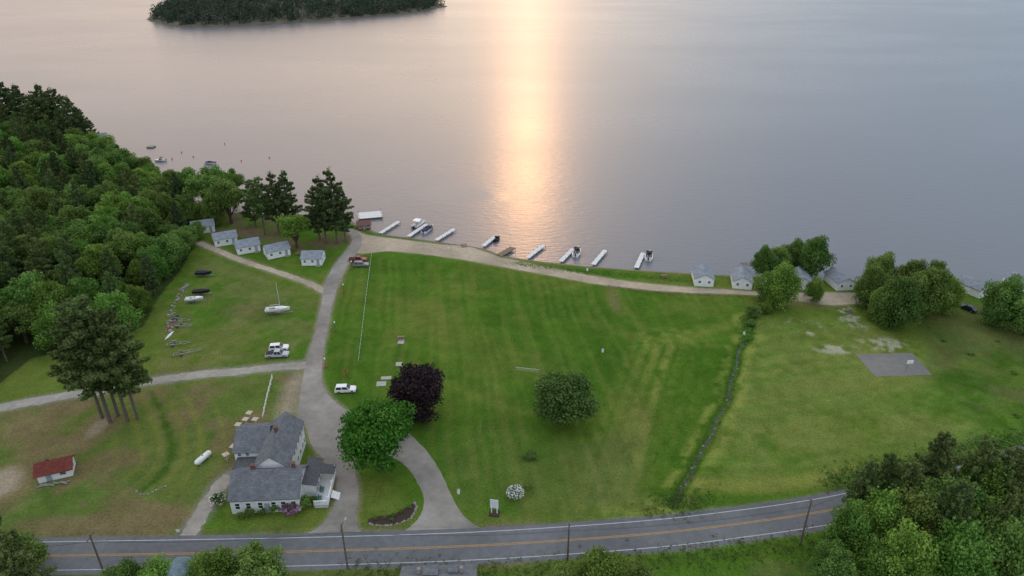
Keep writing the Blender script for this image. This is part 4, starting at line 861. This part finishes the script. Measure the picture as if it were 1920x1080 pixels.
def rock(r,seed):
    rr=random.Random(seed); bm=bmesh.new(); bmesh.ops.create_icosphere(bm,subdivisions=2,radius=r)
    for v in bm.verts: v.co*=rr.uniform(.75,1.15); v.co.z*=.7
    me=bpy.data.meshes.new('rock'); bm.to_mesh(me); bm.free(); me.materials.append(STONE); return me
RK=[rock(.4,i) for i in range(4)]
def rocks(pl,n,jit,label,group,smin=.4,smax=1.1,z=.1):
    P_=cat(G(pl),6)
    for i in range(n):
        p=P_[int(i*(len(P_)-1)/max(1,n-1))]; s=rnd.uniform(smin,smax); o=obj('rock',rnd.choice(RK),(p[0]+rnd.gauss(0,jit),p[1]+rnd.gauss(0,jit),z+.1*s),rnd.random()*6); o.scale=(s,)*3; meta(o,label,'rock',group)
rocks([(694,982),(712,986),(745,983),(770,971),(781,952),(775,943)],34,.08,'grey fieldstone edging the flower bed','stones edging the flower bed',.35,.7,0)
rocks([(316,622),(318,600),(322,580),(338,552),(352,532)],46,.5,'grey boulder in a row at the paddock edge','boulders along the paddock edge',.5,1.3,0)
rocks([(257,920),(270,928),(290,922),(310,912)],12,.1,'grey stone on the lawn edge','stones by the drain',.3,.7,0)
rocks([(1388,655),(1380,690),(1370,718),(1366,748),(1344,785),(1334,815),(1306,862),(1297,885),(1280,910)],30,.3,'grey stone lying in the stream bed','stones in the stream bed',.3,.8,-.45)
for u,v,k in((705,974,'b'),(722,972,'g'),(738,968,'y'),(752,962,'g'),(768,952,'b'),(735,976,'g')): shrub(u,v,rnd.uniform(.4,.7),'small leafy plant in the flower bed',k,group='flower bed plants')
for i,(u,v,a) in enumerate(((322,612,80),(326,598,76),(346,540,60),(318,630,85))):
    x,y=g(u,v); cc=[RED,NAVY,GREYWOOD,GEL][i]
    vs=MB(); n=10
    for j in range(n): 
        s0,s1=j/n,(j+1)/n; vs.cyl((-2.2+4.4*s0,0,.3),(-2.2+4.4*s1,0,.3),.03+.33*math.sin(math.pi*s0),.03+.33*math.sin(math.pi*s1),8)
    o=thing('canoe','overturned canoe lying at the paddock edge','canoe',x,y,-.1,rad(a),'stored canoes'); part(o,'hull',vs.mesh('hull',cc)); part(o,'keel',MB().box(0,0,.66,3,.04,.05).mesh('keel',STEEL))
PW=mat('pole_wood',(.13,.10,.08),.9,.3,3); tops=[]
for u,vb,vt,lb in((192,1066,1002,'wooden utility pole beside the road'),(652,1066,984,'wooden utility pole with street lamp beside the road'),(1064,1050,982,'wooden utility pole beside the road'),(1500,1021,937,'wooden utility pole near the roadside wood')):
    h=hgt(u,vb,vt); x,y=g(u,vb); o=thing('utility_pole',lb,'utility pole',x,y,0,0,'utility poles along the road'); tops.append((x,y,h))
    part(o,'pole',MB().cyl((0,0,-.1),(0,0,h),.17,.12,10).mesh('pole',PW)); part(o,'crossarm',MB().box(0,0,h-.5,.12,2.0,.12).mesh('crossarm',PW))
    for s in(-.9,.9,.0): part(o,'insulator',M('ins',lambda:MB().cyl((0,0,0),(0,0,.22),.06,.04,8).mesh('insulator',STEEL)),(0,s,h-.44 if s else h))
    if u==652: part(o,'lamp',MB().cyl((0,0,h-1.2),(.2,1.6,h-.7),.04,n=6).box(.2,1.9,h-.68,.25,.7,.12).mesh('lamp',STEEL))
tops=[(tops[0][0]-40,tops[0][1]-3,tops[0][2])]+tops+[(tops[-1][0]+40,tops[-1][1]+18,tops[-1][2]+1)]
for dz,dy in((.2,0),(-.4,.9),(-.4,-.9),(-1.7,.1)):
    mb=MB()
    for a,b_ in zip(tops[:-1],tops[1:]):
        pv=None
        for i in range(13):
            t=i/12; p=(a[0]+(b_[0]-a[0])*t,a[1]+(b_[1]-a[1])*t+dy,a[2]+(b_[2]-a[2])*t+dz-.9*4*t*(1-t))
            if pv: mb.cyl(pv,p,.014 if dz>-1 else .03,n=4)
            pv=p
    meta(obj('power_line',mb.mesh('power_line',DARKM)),'thin black overhead wire strung between poles','wire','overhead wires')
for u,v in((841,467),(1101,508),(1130,660),(860,925),(1395,628)):
    x,y=g(u,v); o=thing('litter_bin','small white bin standing on the grass','bin',x,y,0,0,'white bins'); part(o,'body',M('bb',lambda:MB().cyl((0,0,0),(0,0,.8),.26,.32,12).mesh('body',TRIM))); part(o,'lid',M('bl',lambda:MB().cyl((0,0,.8),(0,0,.92),.34,.2,12).mesh('lid',STEEL)))
x,y=g(338,1010); o=thing('road_sign','small sign on a thin post beside the road','sign',x,y); part(o,'post',MB().cyl((0,0,0),(0,0,2.2),.04,n=6).mesh('post',STEEL)); part(o,'board',MB().box(0,-.06,1.9,.6,.03,.6).mesh('board',TRIM))
# ---------------------------------------------------------------- sky, sun, camera
EL=rad(19.0); AZ=rad(1.3); sd=Vector((math.sin(AZ)*math.cos(EL),math.cos(AZ)*math.cos(EL),math.sin(EL)))
w=bpy.data.worlds.new('World'); S.world=w; w.use_nodes=True; nt=w.node_tree; nt.nodes.clear(); N=nt.nodes.new; Lk=nt.links.new
out=N('ShaderNodeOutputWorld'); tc=N('ShaderNodeTexCoord'); sep=N('ShaderNodeSeparateXYZ'); Lk(tc.outputs['Generated'],sep.inputs[0])
def mrange(src,a,b,c=0,d=1):
    m=N('ShaderNodeMapRange'); m.interpolation_type='SMOOTHSTEP'; m.inputs['From Min'].default_value=a; m.inputs['From Max'].default_value=b; m.inputs['To Min'].default_value=c; m.inputs['To Max'].default_value=d; Lk(src,m.inputs['Value']); return m.outputs['Result']
def mixn(f,a,b):
    m=N('ShaderNodeMix'); m.data_type='RGBA'; Lk(f,m.inputs[0])
    for i,c in((6,a),(7,b)):
        if isinstance(c,tuple): m.inputs[i].default_value=c+(1,)
        else: Lk(c,m.inputs[i])
    return m.outputs[2]
hor=mixn(mrange(sep.outputs['X'],-.26,.34),(1.30,.98,.78),(.44,.57,.75))
hor=mixn(mrange(sep.outputs['Y'],-.25,.3),(.84,.91,1.02),hor)
sky=mixn(mrange(sep.outputs['Z'],.28,.75),hor,(1.0,1.07,1.16))
mp=N('ShaderNodeMapping'); mp.inputs['Scale'].default_value=(1,1,3.5); Lk(tc.outputs['Generated'],mp.inputs[0])
cn=N('ShaderNodeTexNoise'); cn.inputs['Scale'].default_value=1.6; cn.inputs['Detail'].default_value=3; Lk(mp.outputs[0],cn.inputs['Vector'])
vs_=N('ShaderNodeVectorMath'); vs_.operation='SCALE'; Lk(sky,vs_.inputs[0]); Lk(mrange(cn.outputs['Fac'],.3,.7,.95,1.05),vs_.inputs['Scale'])
dt=N('ShaderNodeVectorMath'); dt.operation='DOT_PRODUCT'; Lk(tc.outputs['Generated'],dt.inputs[0]); dt.inputs[1].default_value=sd
def glow(p,c):
    a=N('ShaderNodeMath'); a.operation='MAXIMUM'; a.inputs[1].default_value=0; Lk(dt.outputs['Value'],a.inputs[0])
    b=N('ShaderNodeMath'); b.operation='POWER'; b.inputs[1].default_value=p; Lk(a.outputs[0],b.inputs[0])
    s=N('ShaderNodeVectorMath'); s.operation='SCALE'; s.inputs[0].default_value=c; Lk(b.outputs[0],s.inputs['Scale']); return s.outputs[0]
def addv(a,b):
    s=N('ShaderNodeVectorMath'); s.operation='ADD'; Lk(a,s.inputs[0]); Lk(b,s.inputs[1]); return s.outputs[0]
tot=addv(addv(vs_.outputs[0],glow(30,(.22,.09,.01))),glow(300,(.4,.18,.04)))
b1=N('ShaderNodeBackground'); Lk(tot,b1.inputs[0]); b1.inputs[1].default_value=.92
sk=N('ShaderNodeTexSky'); sk.sky_type='NISHITA'; sk.sun_disc=False; sk.sun_elevation=EL; sk.sun_rotation=AZ
b2=N('ShaderNodeBackground'); Lk(sk.outputs[0],b2.inputs[0]); b2.inputs[1].default_value=.03
ad=N('ShaderNodeAddShader'); Lk(b1.outputs[0],ad.inputs[0]); Lk(b2.outputs[0],ad.inputs[1]); Lk(ad.outputs[0],out.inputs[0])
sl=bpy.data.lights.new('sun','SUN'); sl.energy=.155; sl.angle=rad(2.6); sl.color=(1,.50,.20)
so=bpy.data.objects.new('sun',sl); COL.objects.link(so); so.rotation_mode='QUATERNION'; so.rotation_quaternion=sd.to_track_quat('Z','Y'); so.location=(0,0,200)
cam=bpy.data.cameras.new('camera'); co=bpy.data.objects.new('camera',cam); COL.objects.link(co); co.location=(0,0,H); co.rotation_euler=(math.pi/2-PT,0,0)
cam.sensor_width=36; cam.lens=F/1920*36; cam.clip_end=20000; cam.clip_start=1; S.camera=co
